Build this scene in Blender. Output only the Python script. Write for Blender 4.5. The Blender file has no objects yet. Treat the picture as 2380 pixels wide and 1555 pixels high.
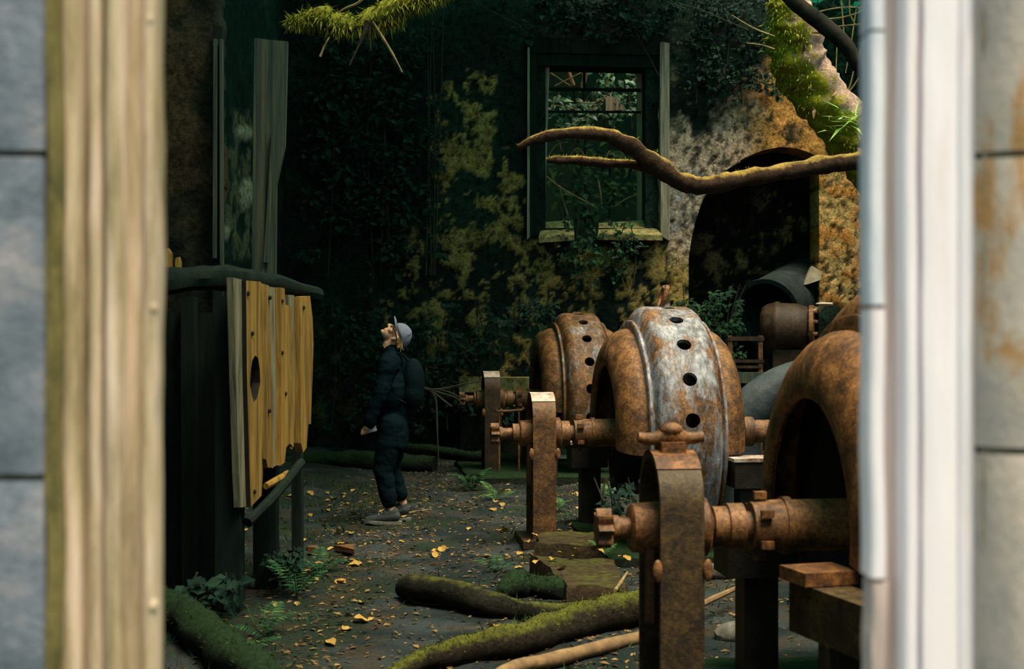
import bpy, bmesh, math, random
from mathutils import Vector, Matrix, noise, Euler

# ------------------------------------------------------------------ camera, world, light
scene = bpy.context.scene
F = 2380 * 50 / 36          # focal length in pixels of the 2380 x 1555 frame
HZ = 760                    # row of the horizon
EYE = 1.65                  # eye height over the floor of the ruin
cam_d = bpy.data.cameras.new('camera')
cam = bpy.data.objects.new('camera', cam_d)
scene.collection.objects.link(cam)
scene.camera = cam
cam.location = (0, 0, EYE)
cam.rotation_euler = (math.pi / 2, 0, 0)
cam_d.lens = 50
cam_d.sensor_width = 36
cam_d.shift_y = (HZ - 777.5) / 2380
cam_d.clip_end = 200
cam_d.dof.use_dof = True
cam_d.dof.focus_distance = 11.6
cam_d.dof.aperture_fstop = 3.6

world = bpy.data.worlds.new('World')
scene.world = world
world.use_nodes = True
bg = world.node_tree.nodes['Background']
bg.inputs[0].default_value = (0.66, 0.88, 0.90, 1)
bg.inputs[1].default_value = 0.72

sun_d = bpy.data.lights.new('sun', 'SUN')
sun_d.energy = 8.8
sun_d.angle = math.radians(34)
sun_d.color = (1.0, 0.86, 0.62)
sun = bpy.data.objects.new('sun', sun_d)
scene.collection.objects.link(sun)
SUN_DIR = Vector((0.20, -0.24, 0.95)).normalized()      # towards the sun
sun.rotation_euler = SUN_DIR.to_track_quat('Z', 'Y').to_euler()
sun.location = (0, 0, 20)

vs = scene.view_settings
vs.view_transform = 'Standard'
vs.look = 'None'
vs.exposure = 0.0
vs.gamma = 1.0
vs.use_curve_mapping = False

rnd = random.Random(7)
COL = scene.collection
BACK = 18.5                 # distance of the back wall


def P(px, py, d):
    return Vector(((px - 1190) / F * d, d, EYE - (py - HZ) / F * d))


def fl(px, py, z=0.0):
    d = (EYE - z) * F / (py - HZ)
    return Vector(((px - 1190) / F * d, d, z))


# ------------------------------------------------------------------ materials
def new_mat(name):
    m = bpy.data.materials.new(name)
    m.use_nodes = True
    nt = m.node_tree
    b = nt.nodes['Principled BSDF']
    return m, nt, b


def N(nt, t, **kw):
    n = nt.nodes.new(t)
    for k, v in kw.items():
        if hasattr(n, k):
            setattr(n, k, v)
        else:
            n.inputs[k.replace('_', ' ')].default_value = v
    return n


def ramp(nt, stops):
    r = nt.nodes.new('ShaderNodeValToRGB')
    e = r.color_ramp.elements
    while len(e) < len(stops):
        e.new(0.5)
    for i, (p, c) in enumerate(stops):
        e[i].position = p
        e[i].color = (c[0], c[1], c[2], 1)
    return r


def coords(nt, stretch=(1, 1, 1)):
    tc = nt.nodes.new('ShaderNodeTexCoord')
    mp = nt.nodes.new('ShaderNodeMapping')
    mp.inputs['Scale'].default_value = stretch
    nt.links.new(tc.outputs['Object'], mp.inputs['Vector'])
    return mp.outputs['Vector']


def noise_node(nt, vec, scale, detail=6, rough=0.6, dist=0.0):
    n = nt.nodes.new('ShaderNodeTexNoise')
    n.inputs['Scale'].default_value = scale
    n.inputs['Detail'].default_value = detail
    n.inputs['Roughness'].default_value = rough
    n.inputs['Distortion'].default_value = dist
    nt.links.new(vec, n.inputs['Vector'])
    return n


def mixc(nt, fac, a, b, mode='MIX'):
    m = nt.nodes.new('ShaderNodeMix')
    m.data_type = 'RGBA'
    m.blend_type = mode
    for s, i in ((fac, 0), (a, 6), (b, 7)):
        if isinstance(s, (int, float)):
            m.inputs[i].default_value = s
        elif isinstance(s, tuple):
            m.inputs[i].default_value = (s[0], s[1], s[2], 1)
        else:
            nt.links.new(s, m.inputs[i])
    return m.outputs[2]


def bump(nt, b, h, strength, dist=0.02):
    n = nt.nodes.new('ShaderNodeBump')
    n.inputs['Strength'].default_value = strength
    n.inputs['Distance'].default_value = dist
    nt.links.new(h, n.inputs['Height'])
    nt.links.new(n.outputs[0], b.inputs['Normal'])


def surf(name, stops, scale=8, stretch=(1, 1, 1), rough=0.8, bmp=0.4, bscale=None, detail=8, dist=0.3,
         bdist=0.02, metal=0.0, spec=0.4, mott=None):
    m, nt, b = new_mat(name)
    v = coords(nt, stretch)
    n = noise_node(nt, v, scale, detail, 0.65, dist)
    r = ramp(nt, stops)
    nt.links.new(n.outputs[0], r.inputs[0])
    c = r.outputs[0]
    if mott:
        nm = noise_node(nt, v, mott[0], 10, 0.72, 0.5)
        rm = ramp(nt, [(0.36, mott[1]), (0.54, (1, 1, 1))])
        nt.links.new(nm.outputs[0], rm.inputs[0])
        c = mixc(nt, 1.0, c, rm.outputs[0], 'MULTIPLY')
    nt.links.new(c, b.inputs['Base Color'])
    b.inputs['Roughness'].default_value = rough
    b.inputs['Metallic'].default_value = metal
    b.inputs['Specular IOR Level'].default_value = spec
    if bmp:
        n2 = noise_node(nt, v, bscale or scale * 3, 8, 0.7)
        bump(nt, b, n2.outputs[0], bmp, bdist)
    return m


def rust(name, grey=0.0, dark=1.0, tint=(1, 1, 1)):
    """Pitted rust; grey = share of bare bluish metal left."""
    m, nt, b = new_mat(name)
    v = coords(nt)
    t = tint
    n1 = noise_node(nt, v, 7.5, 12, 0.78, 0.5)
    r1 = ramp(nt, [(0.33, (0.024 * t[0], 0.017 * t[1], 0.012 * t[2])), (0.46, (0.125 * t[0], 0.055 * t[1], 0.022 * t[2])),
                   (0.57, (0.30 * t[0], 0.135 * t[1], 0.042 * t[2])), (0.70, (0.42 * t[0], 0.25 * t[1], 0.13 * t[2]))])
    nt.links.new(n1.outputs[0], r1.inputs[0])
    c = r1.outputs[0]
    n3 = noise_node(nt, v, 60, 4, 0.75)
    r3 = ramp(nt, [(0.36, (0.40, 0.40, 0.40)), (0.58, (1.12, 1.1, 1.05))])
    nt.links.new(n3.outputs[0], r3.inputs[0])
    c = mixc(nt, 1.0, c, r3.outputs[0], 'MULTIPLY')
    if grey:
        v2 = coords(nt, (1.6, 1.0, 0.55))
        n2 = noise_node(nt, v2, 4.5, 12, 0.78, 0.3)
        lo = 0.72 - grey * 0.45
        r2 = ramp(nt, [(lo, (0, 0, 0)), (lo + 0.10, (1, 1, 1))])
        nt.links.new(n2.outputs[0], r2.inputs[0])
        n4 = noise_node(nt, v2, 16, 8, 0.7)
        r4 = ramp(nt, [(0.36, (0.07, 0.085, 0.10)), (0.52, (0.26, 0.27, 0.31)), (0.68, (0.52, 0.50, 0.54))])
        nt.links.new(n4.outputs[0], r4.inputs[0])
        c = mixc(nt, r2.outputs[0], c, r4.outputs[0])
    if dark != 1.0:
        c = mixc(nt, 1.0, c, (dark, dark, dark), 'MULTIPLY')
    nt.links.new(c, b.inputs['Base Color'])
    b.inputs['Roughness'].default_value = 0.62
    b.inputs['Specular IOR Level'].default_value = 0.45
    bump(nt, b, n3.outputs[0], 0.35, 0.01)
    return m


def mossy(name, bark, moss, lo=0.05, hi=0.55, scale=9, amount=0.5, axis=(0, 0, 1)):
    """Bark with moss growing on whatever faces the sky."""
    m, nt, b = new_mat(name)
    v = coords(nt)
    geo = nt.nodes.new('ShaderNodeNewGeometry')
    dot = nt.nodes.new('ShaderNodeVectorMath'); dot.operation = 'DOT_PRODUCT'
    nt.links.new(geo.outputs['Normal'], dot.inputs[0]); dot.inputs[1].default_value = axis
    n = noise_node(nt, v, scale, 8, 0.7, 0.4)
    add = nt.nodes.new('ShaderNodeMath'); add.operation = 'MULTIPLY_ADD'
    nt.links.new(n.outputs[0], add.inputs[0]); add.inputs[1].default_value = 1.6
    add.inputs[2].default_value = -1.3 + amount
    add2 = nt.nodes.new('ShaderNodeMath'); add2.operation = 'ADD'
    nt.links.new(add.outputs[0], add2.inputs[0]); nt.links.new(dot.outputs['Value'], add2.inputs[1])
    mr = nt.nodes.new('ShaderNodeMapRange')
    nt.links.new(add2.outputs[0], mr.inputs[0]); mr.inputs[1].default_value = lo; mr.inputs[2].default_value = hi
    n2 = noise_node(nt, v, scale * 4, 6, 0.7)
    rb = ramp(nt, [(0.3, tuple(x * 0.35 for x in bark)), (0.55, bark), (0.75, tuple(min(1, x * 1.8) for x in bark))])
    rm = ramp(nt, [(0.3, tuple(x * 0.35 for x in moss)), (0.55, moss), (0.75, tuple(min(1, x * 1.5) for x in moss))])
    nt.links.new(n2.outputs[0], rb.inputs[0]); nt.links.new(n2.outputs[0], rm.inputs[0])
    c = mixc(nt, mr.outputs[0], rb.outputs[0], rm.outputs[0])
    nt.links.new(c, b.inputs['Base Color'])
    b.inputs['Roughness'].default_value = 0.95
    b.inputs['Specular IOR Level'].default_value = 0.15
    bump(nt, b, n2.outputs[0], 0.7, 0.03)
    return m


def leafy(name, stops, scale=3.0, spec=0.12, rough=0.7):
    m, nt, b = new_mat(name)
    v = coords(nt)
    n = noise_node(nt, v, scale, 3, 0.6)
    w = nt.nodes.new('ShaderNodeTexWhiteNoise'); w.noise_dimensions = '3D'
    geo = nt.nodes.new('ShaderNodeNewGeometry')
    nt.links.new(geo.outputs['Random Per Island'], w.inputs[0])
    nt.links.new(geo.outputs['Random Per Island'], w.inputs['W']) if 'W' in w.inputs else None
    r = ramp(nt, stops)
    mm = nt.nodes.new('ShaderNodeMath'); mm.operation = 'MULTIPLY_ADD'
    nt.links.new(geo.outputs['Random Per Island'], mm.inputs[0]); mm.inputs[1].default_value = 0.7
    mm2 = nt.nodes.new('ShaderNodeMath'); mm2.operation = 'MULTIPLY'
    nt.links.new(n.outputs[0], mm2.inputs[0]); mm2.inputs[1].default_value = 0.3
    nt.links.new(mm2.outputs[0], mm.inputs[2])
    nt.links.new(mm.outputs[0], r.inputs[0])
    nt.links.new(r.outputs[0], b.inputs['Base Color'])
    b.inputs['Roughness'].default_value = rough
    b.inputs['Specular IOR Level'].default_value = spec
    return m


def attr_mat(name, bscale=14, bmp=0.6, rough=0.92, fine=30, lo=0.45, hi=1.35, speck=0.0):
    """Colour of the patches comes from the surface itself (attribute), fine grain from noise."""
    m, nt, b = new_mat(name)
    a = nt.nodes.new('ShaderNodeAttribute'); a.attribute_name = 'stain'
    v = coords(nt)
    n = noise_node(nt, v, fine, 8, 0.75)
    r = ramp(nt, [(0.32, (lo, lo, lo)), (0.62, (hi, hi, hi))])
    nt.links.new(n.outputs[0], r.inputs[0])
    c = mixc(nt, 1.0, a.outputs['Color'], r.outputs[0], 'MULTIPLY')
    if speck:
        ns = noise_node(nt, v, 11, 10, 0.78, 0.4)
        rs = ramp(nt, [(0.40, (0.10, 0.13, 0.11)), (0.52, (1, 1, 1))])
        nt.links.new(ns.outputs[0], rs.inputs[0])
        c = mixc(nt, speck, c, mixc(nt, 1.0, c, rs.outputs[0], 'MULTIPLY'))
    nt.links.new(c, b.inputs['Base Color'])
    b.inputs['Roughness'].default_value = rough
    b.inputs['Specular IOR Level'].default_value = 0.2
    n2 = noise_node(nt, v, bscale, 8, 0.7)
    bump(nt, b, n2.outputs[0], bmp, 0.03)
    return m


M = {}
M['rust'] = rust('rusted_iron', 0.0)
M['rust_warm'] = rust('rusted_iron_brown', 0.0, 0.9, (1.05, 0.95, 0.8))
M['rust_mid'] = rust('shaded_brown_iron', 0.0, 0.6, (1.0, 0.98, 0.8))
M['rust_olive_shaded'] = rust('olive_shaded_iron', 0.0, 0.36, (0.80, 1.05, 0.95))  # olive iron with the shade of the low near fronts darkened in
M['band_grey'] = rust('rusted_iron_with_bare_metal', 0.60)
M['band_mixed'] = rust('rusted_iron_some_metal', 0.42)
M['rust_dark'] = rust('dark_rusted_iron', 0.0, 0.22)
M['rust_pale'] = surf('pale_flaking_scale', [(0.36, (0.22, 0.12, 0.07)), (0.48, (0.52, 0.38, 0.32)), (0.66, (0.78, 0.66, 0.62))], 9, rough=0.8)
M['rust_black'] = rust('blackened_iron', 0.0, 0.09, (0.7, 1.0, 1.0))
M['pipe'] = surf('dull_teal_pipe_iron', [(0.35, (0.010, 0.018, 0.020)), (0.62, (0.030, 0.042, 0.044)), (0.78, (0.06, 0.05, 0.04))], 6, rough=0.8, spec=0.2)
M['blue_iron'] = surf('blue_grey_iron', [(0.35, (0.018, 0.028, 0.034)), (0.6, (0.055, 0.07, 0.08))], 6, rough=0.6)
M['core'] = surf('hollow_shade_and_nails', [(0.4, (0.008, 0.007, 0.006)), (0.7, (0.02, 0.016, 0.012))], 8, rough=0.95, bmp=0.2)  # shade of hollows put into the colour; nail heads share it
M['moss_log'] = mossy('mossy_log_bark', (0.028, 0.022, 0.015), (0.12, 0.125, 0.02), lo=0.45, hi=1.0, amount=0.55)
M['moss_root'] = mossy('rotten_root_bark', (0.018, 0.018, 0.013), (0.11, 0.11, 0.02), lo=0.75, hi=1.15, amount=0.5, scale=6)
M['moss_dark'] = mossy('dark_wet_log', (0.014, 0.018, 0.013), (0.018, 0.042, 0.016), amount=0.45)
M['moss_limb'] = mossy('mossy_limb_bark', (0.055, 0.030, 0.018), (0.36, 0.24, 0.06), lo=0.45, hi=0.85, amount=0.5, scale=6)
M['moss_trunk'] = mossy('shaggy_trunk_bark', (0.48, 0.32, 0.25), (0.33, 0.31, 0.02), lo=-0.12, hi=0.06, scale=7, amount=0.52, axis=(-0.42, -0.05, -0.2))
M['moss_top'] = mossy('bright_branch_moss', (0.10, 0.075, 0.04), (0.40, 0.40, 0.05), lo=-0.3, hi=0.3, amount=0.75)
M['tuft'] = leafy('moss_tufts', [(0.2, (0.10, 0.12, 0.01)), (0.6, (0.33, 0.33, 0.03)), (0.9, (0.55, 0.50, 0.08))])
M['tuft_log'] = leafy('log_moss_tufts', [(0.2, (0.03, 0.045, 0.006)), (0.6, (0.11, 0.13, 0.015)), (0.95, (0.26, 0.25, 0.04))])
M['tuft_dark'] = leafy('dark_moss_tufts', [(0.2, (0.010, 0.020, 0.006)), (0.9, (0.045, 0.075, 0.014))])
M['twig'] = surf('dry_twig', [(0.35, (0.15, 0.10, 0.04)), (0.65, (0.45, 0.32, 0.13))], 12, rough=0.85)
M['twig_dark'] = surf('dark_twig', [(0.35, (0.02, 0.02, 0.014)), (0.65, (0.07, 0.06, 0.035))], 12, rough=0.9)
M['bough'] = surf('smooth_dark_bark', [(0.35, (0.010, 0.012, 0.010)), (0.65, (0.035, 0.030, 0.024))], 8, rough=0.9, spec=0.1)
M['pale_branch'] = surf('barkless_branch', [(0.35, (0.15, 0.09, 0.045)), (0.65, (0.34, 0.21, 0.10))], 9, rough=0.85)
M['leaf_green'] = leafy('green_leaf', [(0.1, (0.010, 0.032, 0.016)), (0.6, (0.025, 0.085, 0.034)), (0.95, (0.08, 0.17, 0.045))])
M['leaf_dark'] = leafy('deep_green_leaf', [(0.1, (0.005, 0.015, 0.012)), (0.6, (0.009, 0.030, 0.021)), (0.97, (0.022, 0.062, 0.032))])  # teal of the shadows mixed into the leaf colour
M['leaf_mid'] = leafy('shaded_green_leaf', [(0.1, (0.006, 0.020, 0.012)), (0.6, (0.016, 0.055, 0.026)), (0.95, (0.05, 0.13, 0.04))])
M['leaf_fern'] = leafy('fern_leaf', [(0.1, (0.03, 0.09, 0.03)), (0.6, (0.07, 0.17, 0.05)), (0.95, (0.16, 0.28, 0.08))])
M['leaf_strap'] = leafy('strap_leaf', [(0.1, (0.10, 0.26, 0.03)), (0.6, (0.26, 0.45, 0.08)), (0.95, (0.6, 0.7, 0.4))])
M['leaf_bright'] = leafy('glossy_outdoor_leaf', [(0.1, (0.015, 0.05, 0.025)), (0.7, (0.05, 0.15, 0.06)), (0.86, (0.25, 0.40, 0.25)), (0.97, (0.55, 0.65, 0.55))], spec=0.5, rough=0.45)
_m, _nt, _b = new_mat('shade_canopy_leaf')
_b.inputs['Base Color'].default_value = (0.020, 0.060, 0.045, 1)
_b.inputs['Roughness'].default_value = 0.6
_tr = _nt.nodes.new('ShaderNodeBsdfTranslucent'); _tr.inputs[0].default_value = (0.06, 0.62, 0.50, 1)  # teal translucence chosen to tint the shade under the added canopy
_mx = _nt.nodes.new('ShaderNodeMixShader'); _mx.inputs[0].default_value = 0.72
_nt.links.new(_b.outputs[0], _mx.inputs[1]); _nt.links.new(_tr.outputs[0], _mx.inputs[2])
_nt.links.new(_mx.outputs[0], _nt.nodes['Material Output'].inputs[0])
M['canopy'] = _m
M['dead_leaf'] = leafy('dead_leaf', [(0.1, (0.16, 0.08, 0.03)), (0.5, (0.42, 0.25, 0.06)), (0.9, (0.68, 0.47, 0.16))], rough=0.7)
M['litter'] = leafy('leaf_litter', [(0.05, (0.03, 0.025, 0.02)), (0.55, (0.11, 0.07, 0.035)), (0.80, (0.34, 0.19, 0.06)), (0.97, (0.60, 0.42, 0.14))], rough=0.8)
M['wood_yellow'] = surf('ochre_planks', [(0.27, (0.10, 0.055, 0.02)), (0.38, (0.38, 0.20, 0.04)), (0.50, (0.56, 0.30, 0.05)), (0.72, (0.70, 0.44, 0.12))], 6,
                        stretch=(5, 5, 0.3), rough=0.85, bmp=1.0, mott=(2.2, (0.32, 0.33, 0.34)))
M['wood_grey'] = surf('grey_plank_edge', [(0.3, (0.06, 0.06, 0.04)), (0.55, (0.24, 0.22, 0.14)), (0.75, (0.36, 0.33, 0.22))], 9,
                      stretch=(3, 3, 0.25), rough=0.85)
M['wood_dark'] = surf('black_wet_timber', [(0.3, (0.006, 0.012, 0.010)), (0.7, (0.016, 0.028, 0.022))], 6, stretch=(3, 3, 0.3), rough=0.9, spec=0.1)  # shadow teal is part of this timber colour
M['wood_green'] = surf('algae_grey_timber', [(0.3, (0.010, 0.020, 0.016)), (0.50, (0.035, 0.060, 0.045)), (0.72, (0.12, 0.115, 0.06))], 6,
                       stretch=(6, 6, 0.22), rough=0.85)
M['casing'] = surf('weathered_casing', [(0.3, (0.12, 0.10, 0.06)), (0.5, (0.38, 0.33, 0.25)), (0.72, (0.60, 0.50, 0.38))], 8,
                   stretch=(4, 4, 0.2), rough=0.85)
M['wood_lining'] = surf('brightened_brown_lining', [(0.3, (0.12, 0.11, 0.06)), (0.5, (0.36, 0.29, 0.18)), (0.72, (0.62, 0.48, 0.32))], 7, stretch=(5, 5, 0.2), rough=0.85)  # albedo raised to stand for light these boards do not catch
M['jamb'] = surf('tan_weathered_jamb', [(0.28, (0.26, 0.20, 0.09)), (0.44, (0.54, 0.42, 0.27)), (0.66, (0.80, 0.62, 0.50))], 7,
                 stretch=(5, 5, 0.5), rough=0.9, bmp=0.3, spec=0.2, mott=(4.0, (0.50, 0.50, 0.40)))
M['jamb_pale'] = surf('pale_lit_jamb', [(0.22, (0.80, 0.67, 0.64)), (0.48, (0.95, 0.86, 0.90)), (0.75, (0.97, 0.91, 0.95))], 5,
                      stretch=(5, 5, 0.4), rough=0.85, bmp=0.2, spec=0.2)  # pale colour, brightened to stand for extra light on the right jamb
M['jamb_blue'] = surf('bluish_painted_edge', [(0.3, (0.42, 0.48, 0.62)), (0.6, (0.80, 0.80, 0.84))], 4, stretch=(3, 3, 0.6), rough=0.85,
                      bmp=0.2, spec=0.2)
M['jamb_pink'] = surf('pinkish_bare_strip', [(0.3, (0.48, 0.36, 0.30)), (0.6, (0.68, 0.55, 0.52))], 5, stretch=(5, 5, 0.4), rough=0.9, bmp=0.2)
M['stone_blue'] = surf('blue_grey_stone', [(0.25, (0.06, 0.085, 0.11)), (0.5, (0.17, 0.20, 0.25)), (0.72, (0.36, 0.33, 0.34))], 9, rough=0.9,
                       bmp=0.5)
M['stone_warm'] = surf('rust_streaked_stone', [(0.30, (0.17, 0.20, 0.24)), (0.44, (0.42, 0.37, 0.34)), (0.55, (0.52, 0.44, 0.37)), (0.62, (0.46, 0.25, 0.10)), (0.74, (0.52, 0.22, 0.05))], 5,
                       stretch=(1, 1, 0.5), rough=0.9, bmp=0.5)
M['mortar'] = surf('mossy_mortar', [(0.3, (0.08, 0.075, 0.05)), (0.6, (0.22, 0.19, 0.12))], 25, rough=0.95)
M['joint'] = surf('olive_moss_joint', [(0.3, (0.05, 0.05, 0.014)), (0.6, (0.22, 0.18, 0.06))], 22, stretch=(1, 1, 0.5), rough=0.95)
M['concrete'] = mossy('mossy_concrete', (0.055, 0.038, 0.022), (0.085, 0.10, 0.012), lo=0.7, hi=1.2, scale=5, amount=0.3)
M['ledge'] = surf('pale_concrete', [(0.35, (0.10, 0.085, 0.03)), (0.55, (0.40, 0.32, 0.13)), (0.75, (0.55, 0.46, 0.22))], 14, rough=0.95)
M['grey_stone'] = surf('grey_stone', [(0.35, (0.05, 0.055, 0.05)), (0.6, (0.16, 0.15, 0.13)), (0.75, (0.30, 0.22, 0.14))], 14, rough=0.95)
M['pale_stone'] = surf('pale_stone', [(0.3, (0.45, 0.36, 0.24)), (0.7, (0.80, 0.68, 0.52))], 12, rough=0.9)
M['wall'] = attr_mat('stained_plaster', fine=38, lo=0.3, hi=1.45, speck=0.9, bmp=0.9)
M['wall_side'] = attr_mat('stained_side_wall', fine=30, lo=0.3, hi=1.4, speck=0.8)
M['soil'] = attr_mat('dark_damp_soil', bscale=30, fine=60, bmp=1.0, rough=0.85, lo=0.55, hi=1.4)
M['earth'] = surf('dark_forest_bank', [(0.3, (0.006, 0.012, 0.007)), (0.7, (0.02, 0.03, 0.015))], 4, rough=1.0)
M['skin'] = surf('skin', [(0.3, (0.62, 0.33, 0.20)), (0.7, (0.74, 0.44, 0.29))], 14, rough=0.55, bmp=0.05)
M['hair'] = surf('blond_hair', [(0.3, (0.30, 0.16, 0.05)), (0.7, (0.62, 0.40, 0.14))], 40, stretch=(3, 3, 0.6), rough=0.6)
M['jacket'] = surf('navy_jacket_cloth', [(0.3, (0.002, 0.008, 0.013)), (0.7, (0.004, 0.014, 0.021))], 20, rough=0.8, bmp=0.3, spec=0.05)  # dark clothes carry the teal tint of the shadows in their colour
M['trousers'] = surf('black_trouser_cloth', [(0.3, (0.002, 0.009, 0.012)), (0.7, (0.004, 0.014, 0.017))], 20, rough=0.85, bmp=0.3, spec=0.05)
M['pack'] = surf('dark_teal_backpack', [(0.3, (0.002, 0.008, 0.010)), (0.7, (0.004, 0.013, 0.016))], 16, rough=0.75, spec=0.05)
M['cap'] = surf('grey_blue_cap_cloth', [(0.3, (0.14, 0.16, 0.23)), (0.7, (0.24, 0.26, 0.35))], 60, rough=0.85, bmp=0.2)
M['shoe'] = surf('grey_trainer_mesh', [(0.3, (0.02, 0.03, 0.032)), (0.7, (0.085, 0.095, 0.095))], 60, rough=0.8)
M['sole'] = surf('grey_rubber_sole', [(0.3, (0.12, 0.13, 0.12)), (0.7, (0.26, 0.26, 0.22))], 30, rough=0.7)
M['black'] = surf('black_plastic', [(0.3, (0.006, 0.006, 0.006)), (0.7, (0.012, 0.012, 0.012))], 20, rough=0.4, bmp=0)
M['pale_plastic'] = surf('pale_device', [(0.3, (0.42, 0.46, 0.58)), (0.7, (0.55, 0.58, 0.68))], 20, rough=0.4, bmp=0)


# ------------------------------------------------------------------ mesh helpers
class MB:
    def __init__(self):
        self.v, self.f = [], []

    def add(self, vs, fs):
        o = len(self.v)
        self.v += [Vector(p) for p in vs]
        self.f += [tuple(i + o for i in f) for f in fs]
        return o

    def box(self, c, s, rot=None, taper=None):
        c = Vector(c); hx, hy, hz = s[0] / 2, s[1] / 2, s[2] / 2
        pts = []
        for z in (-1, 1):
            for y in (-1, 1):
                for x in (-1, 1):
                    p = Vector((x * hx, y * hy, z * hz))
                    if taper and z > 0:
                        p.x *= taper; p.y *= taper
                    if rot:
                        p = rot @ p
                    pts.append(c + p)
        self.add(pts, [(0, 2, 3, 1), (4, 5, 7, 6), (0, 1, 5, 4), (2, 6, 7, 3), (0, 4, 6, 2), (1, 3, 7, 5)])
        return self

    def hexa(self, b, t):
        """Solid between two quads given in the same order."""
        self.add(list(b) + list(t), [(3, 2, 1, 0), (4, 5, 6, 7)] + [(i, (i + 1) % 4, (i + 1) % 4 + 4, i + 4) for i in range(4)])
        return self

    def prism(self, pts, a, b):
        """Polygon of points moved by a and by b, closed."""
        a, b = Vector(a), Vector(b); n = len(pts)
        self.add([Vector(p) + a for p in pts] + [Vector(p) + b for p in pts],
                 [tuple(range(n))[::-1], tuple(range(n, 2 * n))] + [(i, (i + 1) % n, (i + 1) % n + n, i + n) for i in range(n)])
        return self

    def lathe_x(self, prof, th0=0, th1=360, seg=48, zc=0, closed=False, yc=0):
        """Profile of (a, r) turned round the local X axis; angle 0 is up, positive towards the camera (-Y)."""
        full = abs(th1 - th0) >= 360
        n = seg if full else seg + 1
        m = len(prof)
        pts = []
        for i in range(n):
            t = math.radians(th0 + (th1 - th0) * i / seg)
            for a, r in prof:
                pts.append((a, yc - r * math.sin(t), zc + r * math.cos(t)))
        fs = []
        for i in range(seg):
            j = (i + 1) % n
            for k in range(m if closed else m - 1):
                l = (k + 1) % m
                fs.append((i * m + k, j * m + k, j * m + l, i * m + l))
        if closed and not full:
            fs.append(tuple(range(m)))
            fs.append(tuple(reversed(range((n - 1) * m, n * m))))
        self.add(pts, fs)
        return self

    def solid_x(self, prof, seg=28, zc=0, yc=0):
        """A turned solid along X closed at both ends."""
        p = [(prof[0][0], 0.0005)] + list(prof) + [(prof[-1][0], 0.0005)]
        return self.lathe_x(p, 0, 360, seg, zc, yc=yc)

    def tube(self, path, radii, seg=10, nz=0.0, nf=3.0, sub=4, flat=1.0, seed=0.0, cap=True):
        """Round bar along a smooth curve; returns samples (point, outward normal, radius)."""
        path = [Vector(p) for p in path]
        if not isinstance(radii, (list, tuple)):
            radii = [radii] * len(path)
        pts, rs = [], []
        n = len(path)
        for i in range(n - 1):
            p0 = path[max(i - 1, 0)]; p1 = path[i]; p2 = path[i + 1]; p3 = path[min(i + 2, n - 1)]
            for k in range(sub):
                t = k / sub
                t2, t3 = t * t, t * t * t
                pts.append(0.5 * ((2 * p1) + (p2 - p0) * t + (2 * p0 - 5 * p1 + 4 * p2 - p3) * t2 + (3 * p1 - p0 - 3 * p2 + p3) * t3))
                rs.append(radii[i] + (radii[i + 1] - radii[i]) * t)
        pts.append(path[-1]); rs.append(radii[-1])
        samples, ring = [], []
        tang = (pts[1] - pts[0]).normalized()
        up = Vector((0, 0, 1)) if abs(tang.z) < 0.9 else Vector((0, 1, 0))
        side = tang.cross(up).normalized()
        m = len(pts)
        for i in range(m):
            t = (pts[min(i + 1, m - 1)] - pts[max(i - 1, 0)])
            if t.length < 1e-9:
                t = tang
            t.normalize()
            side = (side - t * side.dot(t)).normalized()
            upv = side.cross(t).normalized()
            for k in range(seg):
                a = 2 * math.pi * k / seg
                d = side * math.cos(a) + upv * math.sin(a) * flat
                r = rs[i]
                q = pts[i] + d * r
                if nz:
                    r *= 1 + nz * noise.fractal(q * nf + Vector((seed, seed * 2, 0)), 0.7, 2.0, 3)
                    q = pts[i] + d * r
                ring.append(q)
                samples.append((q, d.normalized(), r))
        fs = []
        for i in range(m - 1):
            for k in range(seg):
                l = (k + 1) % seg
                fs.append((i * seg + k, i * seg + l, (i + 1) * seg + l, (i + 1) * seg + k))
        if cap:
            fs.append(tuple(reversed(range(seg))))
            fs.append(tuple(range((m - 1) * seg, m * seg)))
        self.add(ring, fs)
        return samples

    def ball(self, c, r, seg=14, rings=9, rot=None):
        c = Vector(c)
        if not isinstance(r, (tuple, list)):
            r = (r, r, r)
        pts = []
        for i in range(rings + 1):
            ph = math.pi * i / rings
            for k in range(seg):
                a = 2 * math.pi * k / seg
                p = Vector((r[0] * math.sin(ph) * math.cos(a), r[1] * math.sin(ph) * math.sin(a), r[2] * math.cos(ph)))
                if rot:
                    p = rot @ p
                pts.append(c + p)
        fs = []
        for i in range(rings):
            for k in range(seg):
                l = (k + 1) % seg
                fs.append((i * seg + k, (i + 1) * seg + k, (i + 1) * seg + l, i * seg + l))
        self.add(pts, fs)
        return self

    def limb(self, pts, radii, seg=12):
        """Overlapping tapered pieces for a figure that is fused afterwards."""
        pts = [Vector(p) for p in pts]
        for p, r in zip(pts, radii):
            self.ball(p, r, seg, 8)
        for i in range(len(pts) - 1):
            self.tube([pts[i], pts[i + 1]], [radii[i], radii[i + 1]], seg, sub=1)
        return self

    def leaf(self, p, d, n, L, W, fold=0.25, droop=0.0):
        """One leaf: base p, direction d, normal n."""
        d = d.normalized(); s = d.cross(n)
        if s.length < 1e-6:
            s = d.cross(Vector((0.3, 0.5, 0.8)))
        s.normalize(); n = s.cross(d)
        tip = p + d * L - n * droop * L
        mid = p + d * L * 0.45 - n * droop * L * 0.25
        self.add([p, mid + s * W / 2 + n * fold * W, tip, mid - s * W / 2 + n * fold * W, mid], [(0, 1, 4), (1, 2, 4), (2, 3, 4), (3, 0, 4)])
        return self

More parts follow.
